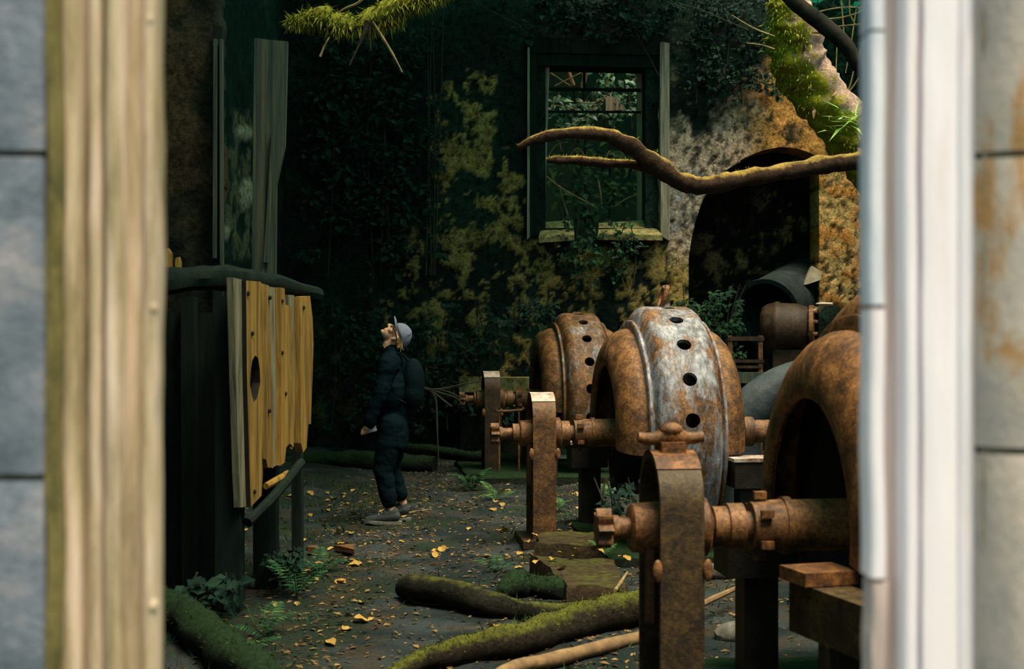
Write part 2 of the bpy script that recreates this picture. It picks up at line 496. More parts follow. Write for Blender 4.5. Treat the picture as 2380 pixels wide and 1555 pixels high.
    def blade(self, p, d, L, W):
        s = d.cross(Vector((rnd.uniform(-1, 1), rnd.uniform(-1, 1), rnd.uniform(-1, 1))))
        if s.length < 1e-6:
            return self
        s.normalize()
        self.add([p - s * W / 2, p + s * W / 2, p + d.normalized() * L], [(0, 1, 2)])
        return self

    def build(self, name, mat, parent=None, smooth=True, angle=35, origin='base'):
        me = bpy.data.meshes.new(name)
        if parent is not None:
            off = parent.get('_off')
            off = Vector(off) if off is not None else Vector((0, 0, 0))
        elif origin == 'base' and self.v:
            xs = [p.x for p in self.v]; ys = [p.y for p in self.v]
            off = Vector(((min(xs) + max(xs)) / 2, (min(ys) + max(ys)) / 2, min(p.z for p in self.v)))
        else:
            off = Vector((0, 0, 0))
        me.from_pydata([p - off for p in self.v], [], self.f)
        me.materials.append(mat)
        if smooth:
            me.polygons.foreach_set('use_smooth', [True] * len(me.polygons))
            me.set_sharp_from_angle(angle=math.radians(angle))
        me.update()
        o = bpy.data.objects.new(name, me)
        COL.objects.link(o)
        if parent is not None:
            o.parent = parent
        else:
            o.location = off
        return o


OFFS = {}


def tag(o, label=None, cat=None, group=None, kind=None):
    if label: o['label'] = label
    if cat: o['category'] = cat
    if group: o['group'] = group
    if kind: o['kind'] = kind
    return o


def thing(name, label, cat, loc, rotz=0.0, group=None, world=False):
    """Empty at the base of a thing; world=True: the parts are given in world coordinates."""
    o = bpy.data.objects.new(name, None)
    o.empty_display_size = 0.1
    COL.objects.link(o)
    o.location = loc
    o.rotation_euler = (0, 0, rotz)
    if world:
        o['_off'] = tuple(loc)
    return tag(o, label, cat, group)


def sub_of(o, mesh_part):
    """Let a part act as parent for sub-parts given in the same coordinates as its own."""
    if o.get('_off') is not None:
        mesh_part['_off'] = tuple(o['_off'])
    return mesh_part


def copy_tree(o, parent=None):
    c = o.copy(); COL.objects.link(c)
    if parent is not None:
        c.parent = parent
    for ch in list(o.children):
        copy_tree(ch, c)
    return c


def fbm(x, y, z, o=5):
    return noise.fractal(Vector((x, y, z)), 0.8, 2.0, o)


def sm(a, b, x):
    t = max(0.0, min(1.0, (x - a) / (b - a)))
    return t * t * (3 - 2 * t)


def lerp3(a, b, t):
    return tuple(a[i] + (b[i] - a[i]) * t for i in range(3))


def set_stain(me, cols):
    at = me.attributes.new('stain', 'FLOAT_COLOR', 'POINT')
    flat = []
    for c in cols:
        flat += [c[0], c[1], c[2], 1.0]
    at.data.foreach_set('color', flat)


# ------------------------------------------------------------------ the setting: floor
def floor_height(x, y):
    h = 0.035 * fbm(x * 0.9, y * 0.9, 3.1, 4) + 0.012 * fbm(x * 5, y * 5, 1.7, 3)
    h += 0.10 * sm(-1.6, -2.6, x) + 0.06 * sm(1.2, 3.0, x)
    return h


def build_floor():
    x0, x1, y0, y1 = -6.5, 6.8, 2.3, 21.2
    nx, ny = 190, 300
    vs, fs, cols = [], [], []
    for j in range(ny + 1):
        t = j / ny
        y = y0 + (y1 - y0) * t
        for i in range(nx + 1):
            x = x0 + (x1 - x0) * i / nx
            vs.append((x, y, floor_height(x, y)))
            n = fbm(x * 2.2, y * 2.2, 0.4, 5)
            c = lerp3((0.016, 0.026, 0.028), (0.055, 0.068, 0.072), sm(-0.3, 0.5, n))
            g = sm(0.05, 0.5, fbm(x * 1.3, y * 1.3, 9.0, 4) + 0.35 * sm(0.4, -1.4, x) - 0.1)
            c = lerp3(c, (0.018, 0.032, 0.016), g * 0.8)
            b = sm(0.1, 0.5, fbm(x * 3.3, y * 3.3, 5.0, 4) + 0.25 * sm(0.2, 1.4, x))
            c = lerp3(c, (0.08, 0.05, 0.028), b * 0.5)
            cols.append(c)
    for j in range(ny):
        for i in range(nx):
            a = j * (nx + 1) + i
            fs.append((a, a + 1, a + nx + 2, a + nx + 1))
    me = bpy.data.meshes.new('floor')
    me.from_pydata(vs, [], fs)
    set_stain(me, cols)
    me.materials.append(M['soil'])
    me.polygons.foreach_set('use_smooth', [True] * len(me.polygons))
    o = bpy.data.objects.new('floor', me); COL.objects.link(o)
    tag(o, 'dark damp earth floor strewn with leaf litter', kind='structure')
    return o


build_floor()

# ------------------------------------------------------------------ back wall with a window and an arch
WIN = (1268, 1500, 150, 530)          # opening in pixels on the wall
ARCH = [(1600, 1075), (1600, 600), (1606, 560), (1616, 515), (1632, 468), (1655, 430), (1690, 394), (1730, 367), (1770, 350),
        (1812, 342), (1850, 345), (1880, 354), (1903, 366), (1903, 1075)]


def wall_px(x, z):
    return 1190 + x * F / BACK, HZ - (z - EYE) * F / BACK


def in_poly(x, y, poly):
    c = False
    n = len(poly)
    for i in range(n):
        x1, y1 = poly[i]; x2, y2 = poly[(i + 1) % n]
        if (y1 > y) != (y2 > y) and x < (x2 - x1) * (y - y1) / (y2 - y1) + x1:
            c = not c
    return c


def near_on_poly(x, y, poly):
    best, bp = 1e9, None
    for i in range(len(poly)):
        x1, y1 = poly[i]; x2, y2 = poly[(i + 1) % len(poly)]
        dx, dy = x2 - x1, y2 - y1
        t = max(0, min(1, ((x - x1) * dx + (y - y1) * dy) / (dx * dx + dy * dy)))
        qx, qy = x1 + dx * t, y1 + dy * t
        d = (x - qx) ** 2 + (y - qy) ** 2
        if d < best:
            best, bp = d, (qx, qy)
    return bp


def boxm(u, v, u0, u1, v0, v1, s):
    return sm(u0 - s, u0 + s, u) * sm(u1 + s, u1 - s, u) * sm(v0 - s, v0 + s, v) * sm(v1 + s, v1 - s, v)


MOULD = (0.010, 0.021, 0.018)  # mould and moss darks with the teal shadow tint mixed in
MOSSW = (0.017, 0.042, 0.028)
OCHRE = (0.42, 0.28, 0.075)
PINK = (0.72, 0.53, 0.40)
ORANGE = (0.62, 0.30, 0.08)
GREYP = (0.36, 0.35, 0.34)


def back_stain(x, z):
    u, v = wall_px(x, z)
    n1 = fbm(x * 1.1, z * 1.1, 2.0, 6)
    n2 = fbm(x * 3.5, z * 3.0, 7.0, 6)
    n3 = fbm(x * 9, z * 7, 4.0, 4)
    c = lerp3(MOULD, MOSSW, sm(-0.2, 0.5, n1 + 0.3 * n2))
    pr = 0.0                               # how proud the plaster stands
    # big ochre field left of the window, jagged edges
    du, dv = u + 45 * n2 + 20 * n3, v + 40 * n1 + 16 * n3
    a = boxm(du, dv, 1020, 1150 + 70 * sm(250, 560, v), 165, 575, 22)
    hole = sm(0.08, 0.34, n2 + 0.6 * n1 + 0.25 * sm(330, 180, v))
    k = sm(0.30, 0.52, a * (1 - 0.92 * hole) + 0.25 * n3)
    col = lerp3(lerp3(OCHRE, (0.22, 0.13, 0.045), sm(-0.3, 0.3, n3)), (0.42, 0.32, 0.12), sm(0.1, 0.5, n3))
    c = lerp3(c, col, k); pr = max(pr, k)
    # lower field under the window: speckled remains
    a = boxm(du, dv, 905, 1575, 560, 900, 40)
    k = a * sm(0.02, 0.34, n2 * 0.9 + n3 * 0.5 - 0.02 + 0.14 * boxm(u, v, 1180, 1560, 560, 700, 60))
    k = sm(0.25, 0.60, k)
    c = lerp3(c, (0.40, 0.28, 0.09), 0.9 * k); pr = max(pr, k * 0.8)
    # strip of plaster between window and arch, pale then ochre down
    a = boxm(u + 8 * n3, dv, 1552, 1606, 270, 720, 8)
    k = a * (1 - 0.9 * sm(0.12, 0.32, n3 + 0.3 * n2))
    c = lerp3(c, lerp3(PINK, (0.50, 0.33, 0.10), sm(470, 640, v)), k); pr = max(pr, k)
    # broad pinkish to orange field over the arch
    top = 330 - 190 * sm(1590, 1800, u)
    a = sm(1545, 1560, u) * sm(top - 30, top + 30, v + 30 * n2 + 22 * n3) * sm(640, 560, v)
    k = a * (1 - 0.85 * sm(0.10, 0.36, n3 + 0.35 * n2 + 0.28 * sm(1720, 1600, u) - 0.15 * sm(1700, 1800, u)))
    col = lerp3(PINK, ORANGE, sm(1690, 1790, u + 50 * n2))
    col = lerp3(col, GREYP, sm(0.0, 0.5, n1 + 0.2) * sm(1720, 1640, u))
    col = lerp3(col, (0.23, 0.12, 0.045), sm(0.05, 0.5, n2) * sm(1700, 1760, u))
    c = lerp3(c, col, k); pr = max(pr, k)
    # the pier right of the arch
    a = sm(1895, 1900, u) * sm(360, 375, v) * sm(735, 700, v + 30 * n2)
    k = a * (1 - 0.9 * sm(0.10, 0.26, n3 + 0.25 * sm(540, 680, v) - 0.22))
    col = lerp3((0.66, 0.44, 0.17), (0.62, 0.27, 0.06), sm(-0.1, 0.3, n2))
    c = lerp3(c, col, k); pr = max(pr, k)
    # small pale flakes in the mossy field
    k = boxm(u, v, 1560, 1790, 90, 330, 30) * sm(0.42, 0.52, n2 + 0.4 * n3)
    c = lerp3(c, (0.30, 0.27, 0.18), 0.8 * k)
    k = boxm(u, v, 690, 860, 690, 1000, 40) * sm(0.12, 0.45, n2 + 0.4 * n3)
    c = lerp3(c, (0.10, 0.09, 0.03), 0.8 * k)
    return c, pr, n2, n3


def build_back_wall():
    st = 0.034
    x0, x1, z0, z1 = -3.2, 6.2, -0.05, 6.6
    # let grid lines fall on the window edges
    wx0 = (WIN[0] - 1190) / F * BACK; wx1 = (WIN[1] - 1190) / F * BACK
    wz0 = EYE - (WIN[3] - HZ) / F * BACK; wz1 = EYE - (WIN[2] - HZ) / F * BACK

    def lines(lo, hi, marks):
        out = []
        edges = [lo] + marks + [hi]
        for a, b in zip(edges[:-1], edges[1:]):
            n = max(1, round((b - a) / st))
            out += [a + (b - a) * i / n for i in range(n)]
        return out + [hi]
    X = lines(x0, x1, [wx0, wx1]); Z = lines(z0, z1, [wz0, wz1])

    def gone(x, z):
        if wx0 < x < wx1 and wz0 < z < wz1:
            return True
        u, v = wall_px(x, z)
        if in_poly(u, v, ARCH):
            return True
        # broken, slanting top at the right
        e = 14 * fbm(x * 4, z * 4, 11, 3)
        lim = -999
        if u > 1815:
            lim = -60 + (u - 1815) * 2.25 if u < 1985 else 322 + (u - 1985) * 0.5
        return v < lim + e
    idx, vs, cols, fs = {}, [], [], []
    keep = []
    for j in range(len(Z) - 1):
        for i in range(len(X) - 1):
            if not gone((X[i] + X[i + 1]) / 2, (Z[j] + Z[j + 1]) / 2):
                keep.append((i, j))
    for i, j in keep:
        q = []
        for a, b in ((i, j), (i + 1, j), (i + 1, j + 1), (i, j + 1)):
            if (a, b) not in idx:
                x, z = X[a], Z[b]
                u, v = wall_px(x, z)
                if 1585 < u < 1918 and 325 < v < 1080:
                    qx, qy = near_on_poly(u, v, ARCH)
                    if math.hypot(qx - u, qy - v) < 3.9 and v < 1060:
                        u, v = qx, qy
                        x = (u - 1190) / F * BACK; z = EYE - (v - HZ) / F * BACK
                c, pr, n2, n3 = back_stain(x, z)
                y = BACK - 0.025 * pr - 0.02 * n2 - 0.012 * n3
                idx[(a, b)] = len(vs)
                vs.append((x, y, z)); cols.append(c)
            q.append(idx[(a, b)])
        fs.append(q)
    # thickness: pull every open edge back
    cnt = {}
    for f in fs:
        for k in range(4):
            e = (f[k], f[(k + 1) % 4])
            cnt[e] = 1
    open_e = [e for e in cnt if (e[1], e[0]) not in cnt]
    bk = {}
    for e in open_e:
        for w in e:
            if w not in bk:
                x, y, z = vs[w]
                bk[w] = len(vs)
                vs.append((x, BACK + 0.55, z)); cols.append(tuple(t * 0.9 for t in cols[w]))
    for a, b in open_e:
        fs.append([b, a, bk[a], bk[b]])
    me = bpy.data.meshes.new('wall_back')
    me.from_pydata(vs, [], fs)
    set_stain(me, cols)
    me.materials.append(M['wall'])
    me.polygons.foreach_set('use_smooth', [True] * len(me.polygons))
    me.set_sharp_from_angle(angle=math.radians(50))
    o = bpy.data.objects.new('wall_back', me); COL.objects.link(o)
    tag(o, 'ruined back wall with peeling ochre plaster, window and arch', kind='structure')


build_back_wall()


def patch_wall(name, p0, ux, uz, nu, nz, normal, stain, label):
    """A rough wall: origin p0, edge vectors ux and uz."""
    vs, cols, fs = [], [], []
    for j in range(nz + 1):
        for i in range(nu + 1):
            p = Vector(p0) + Vector(ux) * (i / nu) + Vector(uz) * (j / nz)
            c, d = stain(p)
            p = p + Vector(normal) * d
            vs.append(p); cols.append(c)
    for j in range(nz):
        for i in range(nu):
            a = j * (nu + 1) + i
            fs.append((a, a + 1, a + nu + 2, a + nu + 1))
    me = bpy.data.meshes.new(name)
    me.from_pydata(vs, [], fs)
    set_stain(me, cols)
    me.materials.append(M['wall_side'])
    me.polygons.foreach_set('use_smooth', [True] * len(me.polygons))
    o = bpy.data.objects.new(name, me); COL.objects.link(o)
    tag(o, label, kind='structure')
    return o


def left_stain(p):
    n1 = fbm(p.y * 0.9, p.z * 0.9, 3.0, 5)
    n2 = fbm(p.y * 3.0, p.z * 3.4, 8.0, 6)
    u = 1190 + p.x * F / p.y; v = HZ - (p.z - EYE) * F / p.y
    c = lerp3(MOULD, MOSSW, sm(-0.2, 0.5, n1))
    k = boxm(u, v, 518, 590, 260, 600, 8) * sm(0.05, 0.28, n2 + 0.1)
    c = lerp3(c, (0.30, 0.21, 0.13), 0.75 * k)
    k = sm(1.2, 0.8, math.hypot((u - 571) / 16, (v - 452) / 34) + 0.5 * n2)
    k = max(k, sm(1.2, 0.8, math.hypot((u - 565) / 20, (v - 308) / 16) + 0.5 * n2))
    k = max(k, sm(1.2, 0.8, math.hypot((u - 522) / 10, (v - 538) / 18) + 0.5 * n2))
    c = lerp3(c, (0.62, 0.45, 0.33), k)
    return c, 0.03 * n2 + 0.03 * k


def dark_stain(p):
    n1 = fbm(p.x * 1.2 + p.y * 0.9, p.z * 1.1, 5.0, 5)
    n2 = fbm(p.x * 3 + p.y * 2.4, p.z * 3, 2.0, 5)
    c = lerp3(MOULD, MOSSW, sm(-0.2, 0.5, n1))
    c = lerp3(c, (0.07, 0.045, 0.02), 0.6 * sm(0.1, 0.5, n2))
    return c, 0.03 * n2


def niche_stain(p):
    n2 = fbm(p.x * 2.6, p.z * 2.6, 6.0, 6)
    n3 = fbm(p.x * 8, p.z * 8, 1.0, 4)
    u = 1190 + p.x * F / p.y; v = HZ - (p.z - EYE) * F / p.y
    c = lerp3((0.02, 0.03, 0.022), (0.05, 0.055, 0.035), sm(-0.2, 0.5, n2))
    k = boxm(u, v, 1620, 1790, 530, 660, 40) * sm(-0.05, 0.3, n2 + 0.4 * n3)
    k = max(k, boxm(u, v, 1760, 1900, 450, 600, 40) * sm(0.25, 0.5, n2 + 0.7 * n3))
    c = lerp3(c, (0.60, 0.44, 0.20), 0.9 * k)
    return c, 0.03 * n2


patch_wall('wall_left', (-2.95, 2.3, -0.1), (0, 16.3, 0), (0, 0, 6.7), 190, 110, (1, 0, 0), left_stain,
           'dark mouldy side wall behind the timber posts')
patch_wall('wall_right', (7.0, 18.6, -0.1), (0, -16.3, 0), (0, 0, 4.2), 80, 40, (-1, 0, 0), dark_stain,
           'dark mossy side wall behind the pale window jamb')
patch_wall('wall_niche', (1.9, 20.9, -0.1), (3.4, 0, 0), (0, 0, 5.2), 90, 110, (0, -1, 0), niche_stain,
           'dim recess wall seen through the tall arch')
patch_wall('wall_niche_side', (1.95, 18.95, -0.1), (0, 2.0, 0), (0, 0, 5.2), 30, 60, (1, 0, 0), dark_stain,
           'left cheek of the dark recess behind the arch')
patch_wall('wall_niche_end', (5.2, 20.9, -0.1), (0, -2.0, 0), (0, 0, 5.2), 30, 60, (-1, 0, 0), dark_stain,
           'right cheek of the dark recess behind the arch')
patch_wall('ceiling_niche', (1.9, 18.95, 4.35), (3.4, 0, 0), (0, 2.0, 0), 40, 20, (0, 0, 0), dark_stain,
           'vault over the dark recess behind the arch')


def partition_stain(p):
    n1 = fbm(p.x * 1.5, p.z * 1.3, 12.0, 5)
    n2 = fbm(p.x * 4, p.z * 4, 2.0, 5)
    c = lerp3((0.016, 0.022, 0.014), (0.04, 0.045, 0.024), sm(-0.2, 0.4, n1))
    k = sm(0.0, 0.5, n1 + 0.4 * n2 + 0.15 * sm(2.0, 2.6, p.z)) * sm(2.0, 2.3, p.z)
    return lerp3(c, (0.075, 0.048, 0.022), 0.6 * k), 0.02 * n2


pw = patch_wall('wall_partition', (-2.95, 9.1, -0.1), (1.06, 0, 0), (0, 0, 6.2), 40, 150, (0, -1, 0), partition_stain,
                'brown-stained plaster stub wall beside the tan window jamb')
sol = pw.modifiers.new('thickness', 'SOLIDIFY'); sol.thickness = 0.22; sol.offset = -1

# ------------------------------------------------------------------ front wall of stone blocks with the near window
WF = 2.0
OX0, OX1, OZ0, OZ1 = -0.658, 0.66, 0.80, 2.70
mb = MB()
for a, b, c, d in ((-6.4, OX0 - 0.012, -0.1, 3.6), (OX1 + 0.012, 6.4, -0.1, 3.6), (OX0 - 0.012, OX1 + 0.012, -0.1, OZ0 - 0.01),
                   (OX0 - 0.012, OX1 + 0.012, OZ1 + 0.01, 3.6)):
    mb.box(((a + b) / 2, WF + 0.16, (c + d) / 2), (b - a, 0.26, d - c))
wall_front = mb.build('wall_front', M['mortar'], None, smooth=False, origin='zero')
tag(wall_front, 'near wall of grey stone blocks around the window', kind='structure')


def stone_block(x0, x1, z0, z1, m, chamfer_l=0.0, chamfer_r=0.0):
    g = 0.005
    x0 += g; x1 -= g; z0 += g; z1 -= g
    nx = max(2, int((x1 - x0) / 0.05)); nz = max(2, int((z1 - z0) / 0.05))
    mbb = MB(); vs, fs = [], []
    for j in range(nz + 1):
        for i in range(nx + 1):
            x = x0 + (x1 - x0) * i / nx; z = z0 + (z1 - z0) * j / nz
            e = min(i, nx - i, j, nz - j)
            y = WF + 0.006 * fbm(x * 9, z * 9, 3, 4) + (0.008 if e == 0 else 0)
            if chamfer_l: y += max(0, chamfer_l - (x - x0)) * 0.9
            if chamfer_r: y += max(0, chamfer_r - (x1 - x)) * 0.9
            vs.append((x, y, z))
    for j in range(nz):
        for i in range(nx):
            a = j * (nx + 1) + i
            fs.append((a, a + 1, a + nx + 2, a + nx + 1))
    mbb.add(vs, fs)
    ring = [i for i in range(nx + 1)] + [(j + 1) * (nx + 1) - 1 for j in range(1, nz + 1)] + \
           [nz * (nx + 1) + i for i in range(nx - 1, -1, -1)] + [j * (nx + 1) for j in range(nz - 1, 0, -1)]
    o = len(mbb.v)
    mbb.v += [Vector((vs[r][0], WF + 0.30, vs[r][2])) for r in ring]
    n = len(ring)
    mbb.f += [(ring[k], o + k, o + (k + 1) % n, ring[(k + 1) % n]) for k in range(n)]
    return mbb.build('stone_block', m, wall_front, angle=60)


LJ = [-0.05, 0.52, 0.98, 1.437, 1.895, 2.35, 2.72, 3.15, 3.6]
RJ = [-0.05, 0.52, 1.02, 1.474, 1.895, 2.35, 2.72, 3.15, 3.6]
for k in range(8):
    if LJ[k + 1] < OZ0 + 0.3 or LJ[k] > OZ1 - 0.1:
        for q in range(4):
            stone_block(-1.9 + 0.95 * q + (0.2 if k % 2 else 0), -0.95 + 0.95 * q + (0.2 if k % 2 else 0), LJ[k], LJ[k + 1], M['stone_blue'])
        continue
    w = 0.62 if k % 2 else 0.9
    stone_block(OX0 - w, OX0, LJ[k], LJ[k + 1], M['stone_blue'])
    stone_block(OX0 - w - 0.8, OX0 - w, LJ[k], LJ[k + 1], M['stone_blue'])
    stone_block(OX1, OX1 + w, RJ[k], RJ[k + 1], M['stone_warm'], chamfer_l=0.03)
    stone_block(OX1 + w, OX1 + w + 0.8, RJ[k], RJ[k + 1], M['stone_warm'])

# timber window frame in the front opening; mouldings are upright strips
win1 = bpy.data.objects.new('window_1', None); COL.objects.link(win1)
win1.location = (0, WF, OZ0)
win1['_off'] = (0, WF, OZ0)
tag(win1, 'weathered moulded frame of the near window the view passes through', kind='structure')


def strip(name, px0, px1, d, m, z0=OZ0, z1=OZ1, bow=0.35, depth=0.06, wob=0.0015, lean=0.0):
    """Upright moulding with a bowed face; px limits hold at its distance d."""
    xa = (px0 - 1190) / F * d; xb = (px1 - 1190) / F * d
    w = xb - xa
    n, nz = 6, 34
    mbb = MB(); vs, fs = [], []
    for j in range(nz + 1):
        z = z0 + (z1 - z0) * j / nz
        row = [(xa, d + depth)]
        for i in range(n + 1):
            t = i / n
            y = d + bow * w * 0.5 * (1 - math.sqrt(max(0, 1 - (2 * t - 1) ** 2 * 0.98))) + wob * fbm(xa * 20 + t, z * 6, 2, 3)
            row.append((xa + w * t, y))
        row.append((xb, d + depth))
        ex = wob * 1.6 * fbm(z * 5, xa * 10, 4, 3) + lean * (z - z0)
        for x, y in row:
            vs.append((x + ex, y, z))
    m2 = n + 3
    for j in range(nz):
        for i in range(m2):
            k = (i + 1) % m2
            fs.append((j * m2 + i, j * m2 + k, (j + 1) * m2 + k, (j + 1) * m2 + i))
    fs.append(tuple(reversed(range(m2)))); fs.append(tuple(range(nz * m2, (nz + 1) * m2)))
    mbb.add(vs, fs)
    return mbb.build(name, m, win1, angle=50)


def pz(py, d):
    return EYE - (py - HZ) / F * d


# left jamb, from the stone inwards
strip('moss_joint', 104, 137, 2.02, M['joint'], bow=0, wob=0.004)
for _x, _y in ((352, 48), (356, 716), (356, 1408)):
    MB().ball(P(_x, _y, 2.095), (0.007, 0.012, 0.012), 10, 7).build('knot', M['jamb'], win1)
strip('moulding', 136, 181, 2.04, M['jamb'], bow=0.7)
strip('moulding', 181, 205, 2.075, M['jamb'], bow=0.2)
strip('moulding', 203, 234, 2.055, M['jamb'], bow=0.8)
strip('moulding', 232, 246, 2.09, M['jamb'], bow=0)
strip('moulding', 241, 278, 2.05, M['jamb'], bow=0.7)
strip('moulding', 276, 332, 2.10, M['jamb'], bow=0.05)
strip('moulding', 328, 357, 2.085, M['jamb'], bow=0.6, wob=0.003)
# right jamb
for a, b in ((-60, 66), (74, 708), (718, 1345)):
    strip('edge_strip', 2022, 2060, 2.085, M['jamb_blue'] if a < 700 else M['jamb_pale'], z0=pz(b, 2.085), z1=pz(a, 2.085), bow=0.6)
strip('edge_strip', 2027, 2064, 2.085, M['jamb_pink'], z0=OZ0, z1=pz(1357, 2.085), bow=0.5, wob=0.004)
strip('moulding', 2054, 2106, 2.105, M['jamb_pink'], bow=0.05)
strip('moulding', 2100, 2140, 2.06, M['jamb_pale'], bow=0.7)
strip('moulding', 2138, 2150, 2.09, M['jamb_pink'], bow=0)
strip('moulding', 2147, 2236, 2.05, M['jamb_pale'], bow=0.12)
strip('moulding', 2232, 2268, 2.045, M['jamb_pale'], bow=0.3)
mb = MB().box((0, 2.10, OZ0 + 0.03), (1.30, 0.12, 0.06)); mb.build('sill', M['jamb'], win1)
mb = MB().box((0, 2.10, OZ1 - 0.03), (1.30, 0.12, 0.06)); mb.build('head', M['jamb'], win1)

# ------------------------------------------------------------------ frame of the back window
win2 = bpy.data.objects.new('window_2', None); COL.objects.link(win2)
w2o = P(1390, 530, BACK)
win2.location = w2o
win2['_off'] = tuple(w2o)
tag(win2, 'empty weathered wooden window frame high in the back wall', kind='structure')
D = BACK - 0.05


def qprism(name, pts, d0, d1, m, parent=win2, bev=0):
    """Outline in pixels at distance d0, running back to d1 (same size)."""
    mbb = MB()
    a = [P(x, y, d0) for x, y in pts]
    mbb.prism(a, (0, 0, 0), (0, d1 - d0, 0))
    return mbb.build(name, m, parent, smooth=False)


qprism('casing', [(1534, 96), (1556, 100), (1557, 560), (1536, 548)], D - 0.06, D + 0.30, M['casing'])
qprism('casing', [(1226, 110), (1231, 110), (1231, 552), (1225, 556)], D - 0.06, D + 0.10, M['casing'])
qprism('casing', [(1231, 100), (1248, 104), (1248, 545), (1231, 552)], D - 0.02, D + 0.30, M['wood_dark'])
qprism('casing', [(1226, 88), (1556, 88), (1556, 128), (1226, 122)], D - 0.04, D + 0.2, M['wood_dark'])
qprism('lintel', [(1248, 122), (1536, 126), (1536, 158), (1248, 152)], D, D + 0.45, M['wood_dark'])
# splayed right lining: three boards
for xa, xb, ya, yb, da, db, m in ((1514, 1536, 150, 548, 0.02, 0.16, 'wood_lining'), (1496, 1512, 150, 532, 0.18, 0.36, 'wood_lining'),
                                  (1480, 1492, 152, 524, 0.42, 0.56, 'wood_lining')):
    mbb = MB()
    mbb.hexa([P(xa, yb - 6, D + db), P(xb, yb, D + da), P(xb + 4, yb, D + da + 0.1), P(xa + 4, yb - 6, D + db + 0.1)],
             [P(xa, ya, D + db), P(xb, ya, D + da), P(xb + 4, ya, D + da + 0.1), P(xa + 4, ya, D + db + 0.1)])
    mbb.build('lining_board', M[m], win2, smooth=False)
qprism('sash_stile', [(1266, 152), (1277, 152), (1266, 522), (1254, 526)], D + 0.12, D + 0.2, M['casing'])
qprism('sash_stile', [(1249, 140), (1263, 140), (1256, 540), (1249, 540)], D + 0.08, D + 0.3, M['wood_lining'])
qprism('sash_bar', [(1355, 152), (1361, 152), (1361, 210), (1355, 210)], D + 0.42, D + 0.46, M['wood_dark'])
qprism('sash_bar', [(1266, 203), (1490, 206), (1490, 213), (1266, 210)], D + 0.42, D + 0.46, M['wood_dark'])
qprism('sash_bar', [(1266, 256), (1490, 258), (1490, 263), (1266, 262)], D + 0.44, D + 0.47, M['wood_dark'])
# sloping sill board, broken at the middle
for pts in ([(1252, 552), (1335, 546), (1330, 512), (1260, 516)], [(1390, 545), (1540, 546), (1506, 511), (1392, 518)]):
    a, b, c, d = pts
    lo = [P(a[0], a[1], D - 0.16), P(b[0], b[1], D - 0.16), P(c[0], c[1], D + 0.34), P(d[0], d[1], D + 0.34)]
    mbb = MB()
    mbb.hexa([p - Vector((0, 0, 0.07)) for p in lo], lo)
    mbb.build('sill_board', M['ledge'], win2, smooth=False)

# ------------------------------------------------------------------ ground and trees beyond the walls
mb = MB(); vs, fs = [], []
nx, ny = 60, 26
for j in range(ny + 1):
    for i in range(nx + 1):
        x = -16 + 34 * i / nx; t = j / ny
        y = 19.4 + 9 * t
        z = -0.1 + 11 * t ** 1.3 * (1 + 0.15 * fbm(x * 0.4, y * 0.4, 1, 3)) if y > 22 or x > 5.3 or x < 1.8 else -0.1
        if y > 19.4: z += 0.3 * fbm(x, y, 2, 3)
        vs.append((x, y, z))
for j in range(ny):
    for i in range(nx):
        a = j * (nx + 1) + i
        fs.append((a, a + 1, a + nx + 2, a + nx + 1))
mb.add(vs, fs)
hill = mb.build('hillside', M['earth'], None, origin='zero')
tag(hill, 'dark forest bank rising behind the back wall', kind='structure')
mb = MB()
mb.box((0, 0.0, -0.25), (30, 4.4, 0.3))
tag(mb.build('ground_outside', M['earth'], None, smooth=False), 'bare earth outside the near window', kind='structure')


# ------------------------------------------------------------------ generators
YAW = math.radians(6.5)
AX = 0.84                    # height of every shaft over the floor
GEN = {'front': Vector((1.665, 5.87, 0)), 'mid': Vector((1.165, 10.95, 0)), 'rear': Vector((0.735, 16.1, 0))}


def band_mesh():
    """Outer belt: lips, rounded edges and a ring of real round holes."""
    mbb = MB()
    side = [(-0.285, 0.775), (-0.285, 0.850), (-0.277, 0.862), (-0.260, 0.862), (-0.252, 0.850), (-0.246, 0.842), (-0.240, 0.862), (-0.228, 0.900),
            (-0.208, 0.935), (-0.182, 0.957), (-0.152, 0.967)]
    T0, T1 = -126, 126
    mbb.lathe_x(side, T0, T1, 84, AX)
    mbb.lathe_x([(-a, r) for a, r in reversed(side)], T0, T1, 84, AX)
    R = 0.967; hr = 0.053; step = 18.0; hw = 0.152

    def pt(a, ang, r):
        t = math.radians(ang)
        return (a, -r * math.sin(t), AX + r * math.cos(t))
    n = 20
    for k in range(14):
        c = T0 + step * (k + 0.5)
        half = step / 2
        outer, inner, deep = [], [], []
        for q in range(n):
            w = 2 * math.pi * q / n + math.pi / 4
            ca, sa = math.cos(w), math.sin(w)
            s = 1 / max(abs(ca), abs(sa))
            outer.append(pt(hw * ca * s, c + half * sa * s, R))
            hang = math.degrees(hr / R)
            inner.append(pt(hr * ca, c + hang * sa, R))
            deep.append(pt(hr * ca, c + hang * sa, R - 0.035))
        o = mbb.add(outer + inner + deep, [])
        for q in range(n):
            r = (q + 1) % n
            mbb.f.append((o + q, o + r, o + n + r, o + n + q))
            mbb.f.append((o + n + q, o + n + r, o + 2 * n + r, o + 2 * n + q))
    return mbb


def shoulder_mesh(s):
    out = [(0.27, 0.800), (0.33, 0.792), (0.385, 0.765), (0.43, 0.718), (0.462, 0.655), (0.476, 0.585), (0.474, 0.535), (0.460, 0.518),
           (0.440, 0.524), (0.436, 0.585), (0.424, 0.640), (0.395, 0.694), (0.355, 0.733), (0.31, 0.755), (0.27, 0.760)]
    mbb = MB()
    prof = [(s * a, r) for a, r in out]
    if s > 0:
        prof.reverse()
    mbb.lathe_x(prof, -98, 98, 64, AX, closed=True)
    return mbb


